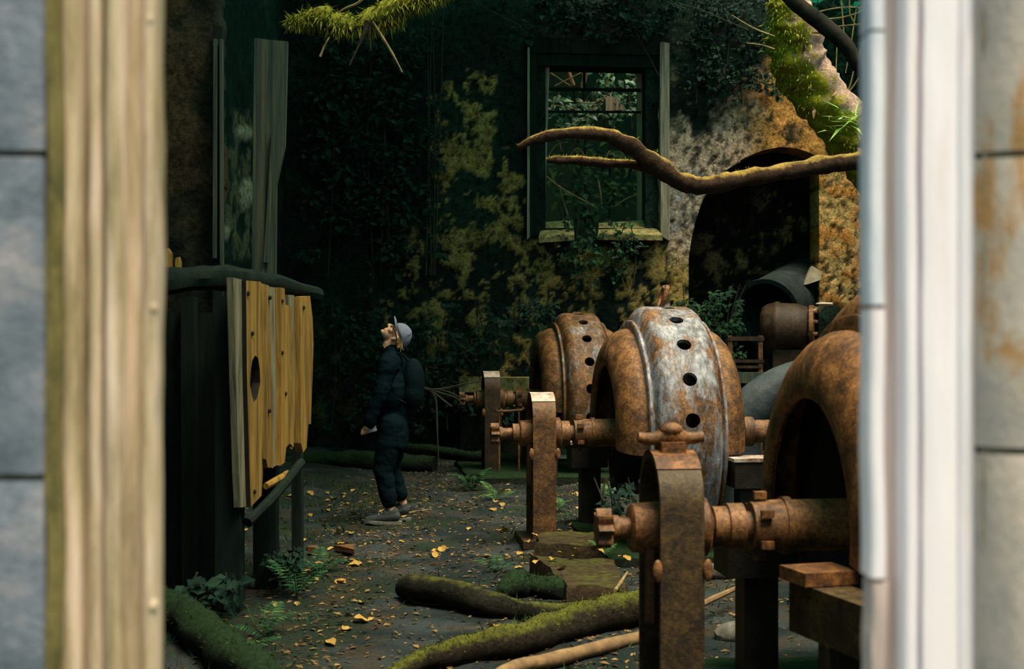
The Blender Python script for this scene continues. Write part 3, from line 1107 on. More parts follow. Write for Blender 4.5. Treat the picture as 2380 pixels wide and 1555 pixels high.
def make_generator(label, m_band, m_sh, base):
    t = thing('generator', label, 'generator', base, YAW, 'rusted generators in a row')
    band_mesh().build('band', m_band, t, angle=40)
    shoulder_mesh(-1).build('end_shell', m_sh, t, angle=45)
    shoulder_mesh(1).build('end_shell', m_sh, t, angle=45)
    MB().lathe_x([(-0.26, 0.55), (-0.26, 0.74), (0.26, 0.74), (0.26, 0.55)], -128, 128, 48, AX, closed=True).build('core', M['core'], t)
    # eye lug on top
    MB().box((0, 0, AX + 0.972), (0.10, 0.07, 0.02)).build('top_pad', m_band, t, smooth=False)
    eye = MB()
    eye.tube([(0.0 + 0.025 * math.cos(w), -0.075 * math.sin(w), AX + 1.045 + 0.085 * math.cos(w)) for w in [math.radians(30 + 300 * k / 16) for k in range(17)]], 0.020, 10, sub=2)
    if 'middle' in label: eye.build('lifting_eye', M['rust_warm'], t)
    nut = MB(); pts = []
    nl = 48
    for k in range(nl):
        w = 2 * math.pi * k / nl; r = 0.066 + 0.014 * math.cos(8 * w)
        pts.append((0, -r * math.sin(w), AX + r * math.cos(w)))
    nut.prism(pts, (-1.335, 0, 0), (-1.275, 0, 0)); nut.build('lobed_nut', M['rust'], t, angle=40)
    # shaft, stepped
    prof = [(-1.33, 0.040), (-1.27, 0.040), (-1.27, 0.052), (-1.245, 0.052), (-1.245, 0.044), (-1.17, 0.044), (-1.17, 0.075), (-1.10, 0.075),
            (-1.10, 0.055), (-0.86, 0.055), (-0.86, 0.082), (-0.80, 0.082), (-0.80, 0.094), (-0.735, 0.094), (-0.735, 0.06), (-0.70, 0.06),
            (-0.70, 0.098), (-0.57, 0.108), (-0.57, 0.118), (-0.54, 0.118), (-0.54, 0.105), (-0.20, 0.11), (0.45, 0.11), (0.45, 0.085), (0.62, 0.085),
            (0.62, 0.115), (0.70, 0.115), (0.70, 0.09), (1.25, 0.09), (1.25, 0.15), (1.33, 0.15), (1.33, 0.085), (1.98, 0.085)]
    sh = MB().solid_x(prof, 26, AX).build('shaft', M['rust'], t, angle=30)
    for k in range(6):
        w = 2 * math.pi * k / 6
        MB().box((-0.66, -0.125 * math.sin(w), AX + 0.125 * math.cos(w)), (0.05, 0.03, 0.03)).build('clamp_bolt', M['rust_warm'], sh, smooth=False)
    # feet at axle height, on both sides of the belt
    for sy in (-1, 1):
        for sx in (-1, 1):
            if sx < 0 and sy < 0: continue
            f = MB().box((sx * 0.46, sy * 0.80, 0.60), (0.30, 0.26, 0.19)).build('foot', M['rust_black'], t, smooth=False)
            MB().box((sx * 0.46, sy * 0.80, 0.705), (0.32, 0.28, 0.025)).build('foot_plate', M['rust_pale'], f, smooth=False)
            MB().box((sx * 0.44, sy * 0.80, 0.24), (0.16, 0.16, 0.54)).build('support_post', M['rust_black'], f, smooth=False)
    return t


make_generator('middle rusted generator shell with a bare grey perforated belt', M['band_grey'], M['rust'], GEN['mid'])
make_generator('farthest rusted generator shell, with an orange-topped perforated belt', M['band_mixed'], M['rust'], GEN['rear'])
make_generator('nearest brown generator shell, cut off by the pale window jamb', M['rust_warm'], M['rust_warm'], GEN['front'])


def make_pedestal(label, base, m_top, cap=False, leg=False, m_cap=None):
    """Bearing stand: round-topped hoop with a recessed web, bearing boss and oil cap."""
    t = thing('bearing_stand', label, 'bearing stand', base, YAW, 'bearing stands beside the generators')
    H, R, W = 1.15, 0.21, 0.175
    z0 = 0.02

    def arch(r, zb, n=14):
        return [(-r, zb)] + [(-r * math.cos(math.pi * i / n), H - R + r * math.sin(math.pi * i / n)) for i in range(n + 1)] + [(r, zb)]
    o, i = arch(R, z0), arch(R - 0.028, z0 + 0.0)
    mbb = MB(); n = len(o)
    pts = []
    for x in (-W / 2, W / 2):
        pts += [(x, y, z) for y, z in o] + [(x, y, z) for y, z in i]
    fs = []
    for k in range(n - 1):
        fs += [(k, k + 1, n + k + 1, n + k), (2 * n + k + 1, 2 * n + k, 3 * n + k, 3 * n + k + 1),
               (k + 1, k, 2 * n + k, 2 * n + k + 1), (n + k, n + k + 1, 3 * n + k + 1, 3 * n + k)]
    fs += [(0, n, 3 * n, 2 * n), (n - 1, 3 * n - 1, 4 * n - 1, 2 * n - 1)]
    mbb.add(pts, fs)
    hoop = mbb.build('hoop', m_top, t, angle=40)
    wpts = arch(R - 0.026, z0)
    MB().prism([(0, y, z) for y, z in wpts], (0.0, 0, 0), (0.03, 0, 0)).build('web', M['core'], t, angle=40)  # web coloured dark for the shade inside the hoop
    # bearing boss on both faces
    MB().solid_x([(-0.17, 0.085), (-0.16, 0.098), (0.14, 0.12), (0.15, 0.105)], 28, AX).build('bearing_boss', M['rust_warm'], t, angle=40)
    for s in (-1, 1):
        MB().box((s * 0.10, -0.06, AX - 0.22), (0.03, 0.05, 0.30)).build('rib', M['rust_dark'], t, smooth=False)
        MB().ball((s * 0.10, -0.215, AX - 0.14), (0.02, 0.012, 0.045)).build('lug', M['rust'], t)
    MB().box((0, 0, 0.03), (0.34, 0.56, 0.06)).build('foot_plate', M['rust_dark'], t, smooth=False)
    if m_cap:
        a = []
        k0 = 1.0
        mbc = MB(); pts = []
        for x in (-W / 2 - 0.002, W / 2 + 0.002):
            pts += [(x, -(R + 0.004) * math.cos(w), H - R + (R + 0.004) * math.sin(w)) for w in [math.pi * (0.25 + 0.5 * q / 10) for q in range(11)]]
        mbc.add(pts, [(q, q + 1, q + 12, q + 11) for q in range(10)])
        mbc.build('flaked_lit_top', m_cap, t)  # flaking on two stands; on the front one, light put into colour
    if cap:
        c = MB()
        c.box((0, 0, H + 0.012), (0.10, 0.13, 0.05))
        c.build('oil_cap_neck', M['rust_warm'], t, smooth=False)
        c = MB()
        c.tube([(-0.135, 0, H + 0.055), (-0.07, 0, H + 0.048), (0, 0, H + 0.062), (0.07, 0, H + 0.05), (0.135, 0, H + 0.055)],
               [0.022, 0.026, 0.042, 0.026, 0.022], 12, sub=4)
        c.ball((0, 0, H + 0.085), (0.05, 0.05, 0.03))
        c.build('wing_cap', M['rust'], t)
    return t


def at_gen(k, a, dy=0.0):
    g = GEN[k]
    return Vector((g.x + a * math.cos(YAW) - dy * math.sin(YAW), g.y + a * math.sin(YAW) + dy * math.cos(YAW), 0))


make_pedestal('nearest rusted bearing stand, tall and round-topped, with a wing cap on top', at_gen('front', -1.03), M['rust_olive_shaded'], cap=True, m_cap=M['rust_warm'])  # dark hoop and warm top put light from above into the colour
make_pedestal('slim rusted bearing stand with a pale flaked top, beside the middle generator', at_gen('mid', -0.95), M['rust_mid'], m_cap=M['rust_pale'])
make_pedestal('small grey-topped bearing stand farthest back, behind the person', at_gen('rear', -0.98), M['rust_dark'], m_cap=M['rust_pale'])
# iron bracket under the rear bearing, a bent flat bar
b0 = at_gen('rear', -0.78)
mb = MB()
mb.tube([P(1153, 947, 15.6), P(1156, 956, 15.6), P(1212, 953, 15.6), P(1214, 946, 15.6)], 0.014, 8, sub=2)
for q in (1160, 1206):
    mb.tube([P(q, 955, 15.6), P(q, 1110, 15.6)], 0.012, 6, sub=1)
tag(mb.build('bracket', M['rust_warm'], None), 'thin bent iron bracket beside the small farthest bearing stand', 'bracket')

# box-section base beam in front of the nearest generator
A = P(1834, 1348, 5.36); Bv = P(2018, 1413, 4.82)
dirv = (Bv - A); dirv.z = 0; dirv.normalize()
wid = Vector((-dirv.y, dirv.x, 0)) * 0.16
top = [A, A + dirv * 1.5, A + dirv * 1.5 + wid, A + wid]
t = thing('base_beam', 'heavy rusted box beam low beside the pale window jamb', 'beam', (A + dirv * 0.75).to_tuple()[:2] + (0.0,), world=True)
mb = MB(); mb.hexa([p - Vector((0, 0, 0.19)) for p in top], top); mb.build('beam_body', M['rust_olive_shaded'], t, smooth=False)
mb = MB(); mb.box(A + dirv * 0.08 + wid * 0.5 + Vector((0, 0, 0.03)), (0.22, 0.20, 0.05), Matrix.Rotation(0.3, 3, 'Z')); mb.build('end_clamp', M['rust_warm'], t, smooth=False)
for q in (0.25, 1.2):
    c = A + dirv * q + wid * 0.5
    mb = MB(); mb.box((c.x, c.y, (c.z - 0.19) / 2), (0.14, 0.14, c.z - 0.19)); mb.build('support_post', M['rust_black'], t, smooth=False)

# mossy concrete plinths under the machines
def plinth(pts, h, label, m=None):
    mbb = MB()
    n = len(pts)
    c = sum((Vector(p) for p in pts), Vector()) / n
    res = []
    for i in range(n):
        a, b = Vector(pts[i]), Vector(pts[(i + 1) % n])
        for q in range(8):
            p = a.lerp(b, q / 8)
            res.append(p + Vector((0.03 * fbm(p.x * 4, p.y * 4, 1, 3), 0.03 * fbm(p.x * 4, p.y * 4, 6, 3), 0)))
    rings = []
    for z, s in ((-0.06, 1.02), (h * 0.75, 1.0), (h, 0.965)):
        rings.append([c + (p - c) * s + Vector((0, 0, z + (0.02 * fbm(p.x * 5, p.y * 5, z, 3) if z > 0 else 0))) for p in res])
    k = len(res)
    mbb.add([p for r in rings for p in r] + [c + Vector((0, 0, h))],
            [(r * k + i, r * k + (i + 1) % k, (r + 1) * k + (i + 1) % k, (r + 1) * k + i) for r in range(2) for i in range(k)] +
            [(2 * k + i, 2 * k + (i + 1) % k, 3 * k) for i in range(k)])
    return tag(mbb.build('concrete_plinth', m or M['concrete'], None, angle=50), label, 'plinth')


def quad(pl):
    return [fl(x, y, 0.1).to_2d().to_3d() for x, y in pl]


plinth(quad([(1236, 1300), (1428, 1312), (1450, 1378), (1320, 1372)]), 0.13, 'low moss-edged concrete slab in front of the slim bearing stand')
plinth(quad([(1250, 1256), (1385, 1256), (1392, 1292), (1248, 1285)]), 0.16, 'squat brown concrete block at the foot of the slim bearing stand')
plinth([at_gen('mid', -0.6, -1.0), at_gen('mid', 0.75, -1.0), at_gen('mid', 0.75, 1.0), at_gen('mid', -0.6, 1.0)], 0.05,
       'leaf-strewn concrete base under the middle generator', M['moss_dark'])
plinth([at_gen('front', -0.75, -1.1), at_gen('front', 0.8, -1.1), at_gen('front', 0.8, 1.1), at_gen('front', -0.75, 1.1)], 0.05,
       'dark concrete base under the nearest generator', M['moss_dark'])
plinth([at_gen('rear', -1.3, -1.0), at_gen('rear', 1.0, -1.0), at_gen('rear', 1.0, 1.0), at_gen('rear', -1.3, 1.0)], 0.07,
       'dark mossy base under the farthest generator', M['moss_dark'])
zt = pz(878, 18.0)
t = thing('concrete_ledge', 'pale yellowish concrete ledge along the back wall behind the small bearing stand', 'ledge', (P(1160, 890, 18.1).x, 18.15, 0), world=True)
mb = MB(); mb.box((P(1160, 890, 18.1).x, 18.15, zt - 0.09), (1.0, 0.5, 0.18)); mb.build('ledge_cap', M['ledge'], t, smooth=False)
mb = MB(); mb.box((P(1160, 890, 18.1).x, 18.2, (zt - 0.18) / 2), (0.98, 0.44, zt - 0.18)); mb.build('ledge_base', M['moss_dark'], t, smooth=False)  # dark colour stands for the unlit part below the cap

# ------------------------------------------------------------------ pipes and ironwork by the arch
def tube_between(mbb, a, b, r, seg=28):
    return mbb.tube([a, b], r, seg, sub=1, cap=False)


t = thing('penstock_pipe', 'large dark iron pipe with a gaping black mouth inside the arch', 'pipe', (P(1785, 800, 18.4).x, 18.4, 0), world=True)
a, b = P(1780, 728, 18.2), P(1925, 640, 20.4)
mb = MB(); tube_between(mb, a, b, 0.43, 36); tube_between(mb, b, a, 0.40, 36)
mb.build('pipe_body', M['pipe'], t)
mb = MB(); n = 36
ax = (b - a).normalized(); s = ax.cross(Vector((0, 0, 1))).normalized(); u = s.cross(ax)
pts = []
for q in range(n):
    w = 2 * math.pi * q / n
    d = s * math.cos(w) + u * math.sin(w)
    pts += [a + d * 0.39, a + d * 0.445, a + d * 0.445 + ax * 0.05, a + d * 0.39 + ax * 0.05]
mb.add(pts, [(4 * q + k, 4 * ((q + 1) % n) + k, 4 * ((q + 1) % n) + (k + 1) % 4, 4 * q + (k + 1) % 4) for q in range(n) for k in range(4)])
mb.build('mouth_rim', M['pipe'], t, angle=30)
mb = MB(); mb.box((a.x + 0.15, a.y + 0.35, (a.z - 0.40) / 2), (0.5, 0.4, a.z - 0.40)); mb.build('pipe_saddle', M['moss_dark'], t, smooth=False)

c = P(1832, 762, 17.0)
t = thing('valve_drum', 'rusty round valve drum lying in front of the dark pipe mouth', 'drum', (c.x, c.y, 0), math.radians(-14))
z = c.z
MB().solid_x([(-0.33, 0.10), (-0.325, 0.19), (-0.30, 0.25), (-0.25, 0.285), (-0.17, 0.30), (-0.15, 0.315), (-0.11, 0.315), (-0.09, 0.30), (0.10, 0.29),
              (0.22, 0.25), (0.26, 0.20)], 36, z).build('drum_body', M['rust_dark'], t, angle=40)
MB().solid_x([(0.25, 0.27), (0.30, 0.27)], 30, z).build('flange', M['rust_warm'], t)
for k in range(10):
    w = 2 * math.pi * k / 10
    MB().solid_x([(0.24, 0.022), (0.34, 0.022)], 6, z + 0.235 * math.cos(w), 0.235 * math.sin(w)).build('flange_bolt', M['rust'], t)
MB().box((0, 0, (z - 0.26) / 2), (0.34, 0.36, z - 0.26)).build('drum_stand', M['rust_dark'], t, smooth=False)
mb = MB(); mb.tube([(0.30, -0.05, z + 0.2), (0.42, -0.05, z + 0.27), (0.52, -0.05, z + 0.28)], [0.02, 0.02, 0.02], 8); mb.ball((0.42, -0.05, z + 0.285), (0.10, 0.05, 0.018))
mb.build('lever', M['pale_stone'], t)

t = thing('iron_frame', 'small square rusted iron frame standing below the ivy', 'frame', (P(1732, 860, 16.8).x, 16.8, 0), world=True)
d0 = 16.8
for pts in ([(1694, 782), (1776, 782), (1776, 792), (1694, 792)], [(1700, 836), (1776, 836), (1776, 843), (1700, 843)], [(1696, 850), (1770, 850), (1770, 856), (1696, 856)]):
    qprism('cross_bar', pts, d0, d0 + 0.05, M['rust_dark'], t)
for x in (1697, 1768):
    qprism('upright', [(x - 5, 780), (x + 5, 780), (x + 5, 1078), (x - 5, 1078)], d0 + 0.01, d0 + 0.06, M['rust_warm'], t)
mb = MB(); mb.box(P(1745, 878, 15.6) , (0.75, 0.12, 0.115))
for q in (1690, 1800):
    c = P(q, 890, 15.6); mb.box((c.x, c.y, c.z / 2), (0.1, 0.1, c.z))
tag(mb.build('support_beam', M['wood_green'], None, smooth=False), 'greenish grey timber beam lying below the small iron frame', 'beam')
mb = MB()
mb.tube([P(1990, 850, 13.2), P(1900, 862, 13.2), P(1830, 885, 13.2), P(1790, 912, 13.2), P(1755, 945, 13.2), P(1728, 985, 13.2), P(1722, 1040, 13.2), P(1722, 1180, 13.2)],
        [0.14, 0.14, 0.16, 0.19, 0.21, 0.2, 0.18, 0.18], 20, sub=5)
tag(mb.build('pipe_elbow', M['blue_iron'], None), 'blue-grey curved pipe elbow between middle and nearest generator', 'pipe')
mb = MB()
a = [P(1868, 662, 18.42), P(1888, 618, 18.42), P(1908, 630, 18.42), P(1908, 650, 18.42), P(1880, 660, 18.42)]
mb.prism(a, (0, 0, 0), (0.03, 0.3, 0))
tag(mb.build('broken_stone', M['pale_stone'], None, smooth=False), 'pale triangular chip of broken stone at the arch edge', 'stone')

# ------------------------------------------------------------------ timber frame and hanging planks at the left
t = thing('timber_frame', 'black rotten timber frame carrying the ochre planks', 'timber frame', (-1.75, 8.4, 0), world=True)
mb = MB()
mb.tube([P(330, 655, 8.1), P(430, 650, 8.2), P(520, 648, 8.3), P(640, 662, 8.9), P(735, 686, 9.6)], [0.10, 0.085, 0.075, 0.06, 0.05], 10, 0.25, 4)
mb.build('top_beam', M['wood_dark'], t)
for x0, x1, d, yt in ((498, 556, 8.15, 690), (590, 640, 9.0, 700), (420, 450, 8.6, 690), (676, 698, 9.5, 690)):
    yb = HZ + EYE * F / d + 6
    qprism('post', [(x0, yt), (x1, yt), (x1 + 2, yb), (x0 + 2, yb)], d, d + 0.12, M['wood_dark'], t)
mb = MB(); mb.tube([P(575, 1215, 8.1), P(640, 1150, 8.4), P(700, 1075, 9.0)], [0.03, 0.03, 0.028], 8, 0.1, 5); mb.build('brace', M['wood_dark'], t)
mb = MB(); mb.tube([P(618, 1130, 8.4), P(650, 1112, 8.6), P(668, 1098, 8.8)], [0.02, 0.022, 0.015], 8, 0.1, 5); mb.build('brace', M['wood_yellow'], t)
mb = MB(); mb.box(P(450, 1180, 8.75), (0.62, 0.05, 2.4)); mb.build('boarding', M['wood_dark'], t, smooth=False)

# planks: on a plane that runs back and a little to the right
PA, PB = Vector((-1.537, 8.0, 0)), Vector((-1.303, 9.2, 0))
pdir = (PB - PA).normalized(); pn = Vector((pdir.y, -pdir.x, 0))       # facing right
t = thing('board_partition', 'weathered ochre planks hanging from the black timber frame', 'partition', ((PA + PB) / 2).to_tuple(), world=True)


def on_panel(px):
    """Distance along the panel for an image column."""
    k = (px - 1190) / F
    # (PA.x + s*dx) = k*(PA.y + s*dy)
    return (k * PA.y - PA.x) / (pdir.x - k * pdir.y)


def plank(outline, off=0.0, thick=0.05, edge=True, m='wood_yellow'):
    pts = []
    for px, py in outline:
        s = on_panel(px)
        p = PA + pdir * s
        pts.append(Vector((p.x, p.y, pz(py, p.y))) + pn * off)
    mbb = MB(); mbb.prism(pts, pn * -thick, (0, 0, 0))
    o = mbb.build('plank', M[m], t, smooth=False)
    return o


def plank_holed(outer, hole, off, thick=0.05):
    """Plank with a knot hole: the outline is cut at the hole's height so that the opening is real."""
    def to3(p):
        s = on_panel(p[0]); q = PA + pdir * s
        return Vector((q.x, q.y, pz(p[1], q.y))) + pn * off
    bm = bmesh.new()
    vo = [bm.verts.new(to3(p)) for p in outer]; vh = [bm.verts.new(to3(p)) for p in hole]
    es = [bm.edges.new((vo[i], vo[(i + 1) % len(vo)])) for i in range(len(vo))] + [bm.edges.new((vh[i], vh[(i + 1) % len(vh)])) for i in range(len(vh))]
    g = bmesh.ops.triangle_fill(bm, edges=es, use_beauty=True)
    ex = bmesh.ops.extrude_face_region(bm, geom=list(bm.faces))
    bmesh.ops.translate(bm, verts=[v for v in ex['geom'] if isinstance(v, bmesh.types.BMVert)], vec=pn * -thick)
    bmesh.ops.recalc_face_normals(bm, faces=bm.faces)
    me = bpy.data.meshes.new('plank')
    bm.transform(Matrix.Translation(-Vector(t['_off'])))
    bm.to_mesh(me); bm.free()
    me.materials.append(M['wood_yellow']); me.materials.append(M['core'])
    for pg in me.polygons:
        if abs(pg.normal.dot(pn)) < 0.5: pg.material_index = 1  # dark hole sides: shade put into the colour
    o = bpy.data.objects.new('plank', me); COL.objects.link(o); o.parent = t
    return o


HOLE = [(582, 870), (586, 838), (593, 826), (600, 832), (604, 860), (605, 890), (600, 915), (596, 928), (590, 935), (585, 918), (581, 895)]
plank_holed([(572, 652), (607, 655), (612, 760), (615, 900), (613, 1000), (609, 1060), (611, 1100), (608, 1152), (583, 1178), (579, 1060), (574, 860)],
            HOLE, 0.0)
plank([(608, 658), (627, 664), (631, 800), (634, 930), (637, 1088), (624, 1086), (620, 1068), (612, 1066), (614, 1000), (616, 880), (613, 760)], -0.004)
plank([(553, 645), (573, 650), (577, 900), (583, 1178), (570, 1180), (566, 1100), (560, 900)], -0.028, 0.04, m='wood_grey')
plank([(636, 666), (649, 668), (654, 900), (652, 1084), (640, 1086), (637, 900)], -0.03, 0.04, m='wood_grey')
plank([(650, 668), (660, 670), (662, 708), (677, 712), (681, 800), (683, 930), (681, 1040), (672, 1030), (664, 1040), (660, 1075), (651, 1082), (653, 900)], 0.004)
plank([(680, 685), (694, 686), (697, 900), (694, 1000), (690, 1045), (683, 1040), (684, 900)], -0.03, 0.04, m='wood_grey')
plank([(697, 690), (720, 688), (726, 740), (728, 800), (726, 860), (722, 985), (716, 986), (712, 1040), (704, 1052), (699, 1030), (698, 940)], 0.002)
for px, py in ((575, 682), (585, 775), (626, 692), (654, 700), (654, 820), (662, 915), (704, 715), (590, 1143), (625, 955)):
    s = on_panel(px); p = PA + pdir * s
    p = Vector((p.x, p.y, pz(py, p.y))) + pn * 0.004
    mb = MB(); mb.ball(p, (0.012, 0.012, 0.014), 8, 5); mb.build('nail', M['core'], t)

# upright boards of the old opening, above the timber frame
t = thing('door_post', 'thin split upright post left of the plaster gap', 'post', P(505, 1390, 8.95).to_tuple()[:2] + (0,), world=True)
d = 8.95
qprism('lit_edge_strip', [(496, 90), (503, 90), (501, 600), (494, 600)], d, d + 0.05, M['wood_green'], t)  # paler strips stand for the thin lit edges of the post
qprism('lit_edge_strip', [(510, 90), (516, 90), (517, 640), (511, 640)], d + 0.02, d + 0.07, M['wood_green'], t)
qprism('post_body', [(494, 60), (516, 60), (517, 1370), (494, 1370)], d + 0.06, d + 0.13, M['wood_dark'], t)
t = thing('plank_post', 'tall grey-green plank standing right of the plaster gap', 'plank', P(630, 1390, 9.3).to_tuple()[:2] + (0,), world=True)
d = 9.35
qprism('board', [(591, 88), (622, 92), (614, 640), (585, 640)], d, d + 0.05, M['wood_green'], t)
qprism('board', [(622, 92), (668, 96), (662, 340), (642, 430), (640, 640), (614, 640)], d + 0.03, d + 0.08, M['wood_green'], t)
qprism('cleat', [(632, 300), (637, 300), (622, 610), (612, 610)], d - 0.02, d + 0.02, M['wood_green'], t)
qprism('board_foot', [(588, 640), (640, 640), (640, 1345), (588, 1345)], d + 0.02, d + 0.08, M['wood_dark'], t)

for px, w, y0, y1, lab in ((385, 13, 577, 632, 'stubby ochre board end standing on the dark beam, the wider of two'),
                           (413, 6, 597, 636, 'narrow ochre splinter standing on the dark beam, the thinner of two')):
    mb = MB()
    pts = [P(px - w, y1, 8.2), P(px + w, y1, 8.2), P(px + w, y0 + 12, 8.2), P(px + w * 0.4, y0, 8.2), P(px - w * 0.8, y0 + 3, 8.2), P(px - w, y0 + 14, 8.2)]
    mb.prism(pts, (0, 0, 0), (0, 0.04, 0))
    tag(mb.build('board_stub', M['wood_yellow'], None, smooth=False), lab, 'board')


# ------------------------------------------------------------------ the person
def fuse(mbb, name, m, parent, voxel=0.007, smooth_it=6, wrinkle=0.0):
    """Union of overlapping pieces as one continuous surface."""
    me = bpy.data.meshes.new('tmp')
    me.from_pydata(mbb.v, [], mbb.f)
    tmp = bpy.data.objects.new('tmp', me); COL.objects.link(tmp)
    r = tmp.modifiers.new('r', 'REMESH'); r.mode = 'VOXEL'; r.voxel_size = voxel
    s = tmp.modifiers.new('s', 'SMOOTH'); s.factor = 0.5; s.iterations = smooth_it
    dg = bpy.context.evaluated_depsgraph_get()
    out = bpy.data.meshes.new_from_object(tmp.evaluated_get(dg))
    bpy.data.objects.remove(tmp)
    out.name = name
    if wrinkle:
        co = [v.co.copy() for v in out.vertices]
        nr = [v.normal.copy() for v in out.vertices]
        flat = []
        for q, n in zip(co, nr):
            flat += list(q + n * wrinkle * fbm(q.x * 7 + q.z * 3, q.y * 7, q.z * 11, 3))
        out.vertices.foreach_set('co', flat)
        out.update()
    out.materials.clear(); out.materials.append(m)
    out.polygons.foreach_set('use_smooth', [True] * len(out.polygons))
    o = bpy.data.objects.new(name, out); COL.objects.link(o)
    if parent is not None:
        o.parent = parent
    return o


PD = 12.0
PX = (905 - 1190) / F * PD
ppx = F / PD


def L(px, py, y=0.0):
    """Local point of the figure from image pixels, y = depth off the figure's middle."""
    return Vector(((px - 905) / ppx, y, (1214 - py) / ppx))


hu = Vector((0.94, 0, 0.34)); hf = Vector((-0.34, 0, 0.94)); hs = Vector((0, -1, 0))     # head: up, forward, near side
hc = Vector((0.060, 0, 1.570))
HR = Matrix((hf, -hs, hu)).transposed()     # columns: forward, far side, up


def H(f, s, u):
    return hc + hf * f + hs * s + hu * u


bod = MB()
# head: skull, jaw, cheeks, chin, nose, lips, brow, ears
bod.ball(H(-0.005, 0, 0.03), (0.098, 0.076, 0.092), 18, 12, HR)
bod.ball(H(0.035, 0, -0.045), (0.062, 0.058, 0.068), 16, 10, HR)
bod.ball(H(0.060, 0, -0.088), (0.030, 0.030, 0.026), 12, 8, HR)
bod.ball(H(0.082, 0, -0.098), (0.017, 0.020, 0.016), 10, 7, HR)
bod.limb([H(0.088, 0, 0.012), H(0.112, 0, -0.028)], [0.011, 0.015])
for s in (-1, 1):
    bod.ball(H(0.100, s * 0.012, -0.032), 0.010, 8, 6)
    bod.ball(H(0.060, s * 0.045, -0.02), (0.026, 0.024, 0.028), 10, 7, HR)
    bod.ball(H(0.078, s * 0.030, 0.022), (0.016, 0.026, 0.010), 10, 7, HR)
    # ear: rim and lobe
    bod.ball(H(-0.012, s * 0.077, -0.008), (0.019, 0.009, 0.031), 12, 8, HR)
    bod.ball(H(-0.004, s * 0.076, -0.036), 0.010, 8, 6)
bod.ball(H(0.090, 0, -0.060), (0.012, 0.024, 0.008), 10, 7, HR)
bod.ball(H(0.088, 0, -0.072), (0.012, 0.022, 0.008), 10, 7, HR)
# neck and trunk
bod.limb([H(-0.02, 0, -0.03), L(905, 803), L(912, 822)], [0.062, 0.056, 0.060])
bod.limb([L(905, 800), L(900, 812)], [0.055, 0.05])
bod.limb([L(913, 850), L(912, 900), L(916, 950), L(914, 985)], [0.10, 0.11, 0.10, 0.11])
for s in (-1, 1):
    bod.limb([L(914, 838), L(908, 842, s * 0.15)], [0.075, 0.062])
# arms: near (towards the camera) and far
ARM_N = [L(908, 843, -0.17), L(888, 918, -0.205), L(862, 980, -0.19)]
ARM_F = [L(908, 843, 0.17), L(890, 918, 0.205), L(866, 978, 0.17)]
for arm in (ARM_N, ARM_F):
    bod.limb(arm, [0.052, 0.042, 0.029])


def hand(arm, curl_dir):
    w = arm[2]; d = (arm[2] - arm[1]).normalized()
    bod.limb([w, w + d * 0.035], [0.028, 0.030])
    side = Vector((0.8, -0.1, 0.35)).normalized()
    pal = w + d * 0.055
    for k in range(4):
        q = (k - 1.5) * 0.0185
        a = pal + side * q * 1.0 + Vector((-0.004, 0, 0))
        ln = (0.026, 0.030, 0.028, 0.022)[k]
        p1 = a + d * ln * 1.1
        p2 = p1 + (d * 0.4 + Vector((0, curl_dir, 0)) * 0.9 + side * 0.15).normalized() * ln
        p3 = p2 + (-d * 0.3 + Vector((0, curl_dir, 0)) * 0.7).normalized() * ln * 0.7
        bod.limb([pal + side * q * 0.7 - d * 0.02, a, p1, p2, p3], [0.013, 0.010, 0.0088, 0.0082, 0.0072], 8)
    tb = w + d * 0.028 + side * -0.026
    bod.limb([tb, tb + d * 0.028 - side * 0.014 + Vector((0, curl_dir * 0.012, 0)), tb + d * 0.052 + Vector((0, curl_dir * 0.034, 0)) - side * 0.004],
             [0.013, 0.0105, 0.0085], 8)


hand(ARM_N, 1); hand(ARM_F, -1)
# legs
LEG_N = [L(914, 985, -0.085), L(893, 1092, -0.09), L(911, 1182, -0.09)]
LEG_F = [L(914, 985, 0.085), L(905, 1090, 0.10), L(934, 1172, 0.12)]
for lg in (LEG_N, LEG_F):
    bod.limb(lg, [0.088, 0.056, 0.036])
TOE_N, HEEL_N = L(858, 1204, -0.10), L(921, 1199, -0.09)
TOE_F, HEEL_F = L(888, 1200, 0.15), L(938, 1192, 0.12)
bod.limb([LEG_N[2], HEEL_N, L(880, 1203, -0.095), TOE_N], [0.036, 0.032, 0.032, 0.02])
bod.limb([LEG_F[2], HEEL_F, L(905, 1200, 0.14), TOE_F], [0.036, 0.032, 0.032, 0.02])
person = fuse(bod, 'person', M['skin'], None, 0.0055, 3)
person.location = (PX, PD, 0.0)
tag(person, 'person in dark clothes and grey cap looking straight up, hand at thigh', 'person')

jk = MB()
jk.limb([L(910, 818), L(912, 834)], [0.078, 0.098])
jk.limb([L(912, 850), L(911, 900), L(913, 950), L(914, 990), L(914, 1022)], [0.122, 0.132, 0.128, 0.128, 0.130])
for s in (-1, 1): jk.limb([L(914, 985, s * 0.05), L(914, 1022, s * 0.055)], [0.126, 0.128])
for s in (-1, 1):
    jk.limb([L(913, 838), L(908, 846, s * 0.155)], [0.10, 0.088])
    jk.ball(L(912, 905, s * 0.07), (0.125, 0.11, 0.20)); jk.ball(L(914, 985, s * 0.06), (0.125, 0.11, 0.12))
for arm in (ARM_N, ARM_F):
    jk.limb([arm[0], arm[1], arm[2] - (arm[2] - arm[1]).normalized() * 0.004], [0.080, 0.066, 0.050])
fuse(jk, 'jacket', M['jacket'], person, 0.009, 4, 0.010)
cl = MB().limb([L(898, 812), L(910, 809), L(922, 812)], [0.05, 0.066, 0.05])
fuse(cl, 'collar', M['jacket'], person, 0.007, 4)
tr = MB()
tr.limb([L(914, 985), L(914, 1010)], [0.115, 0.115])
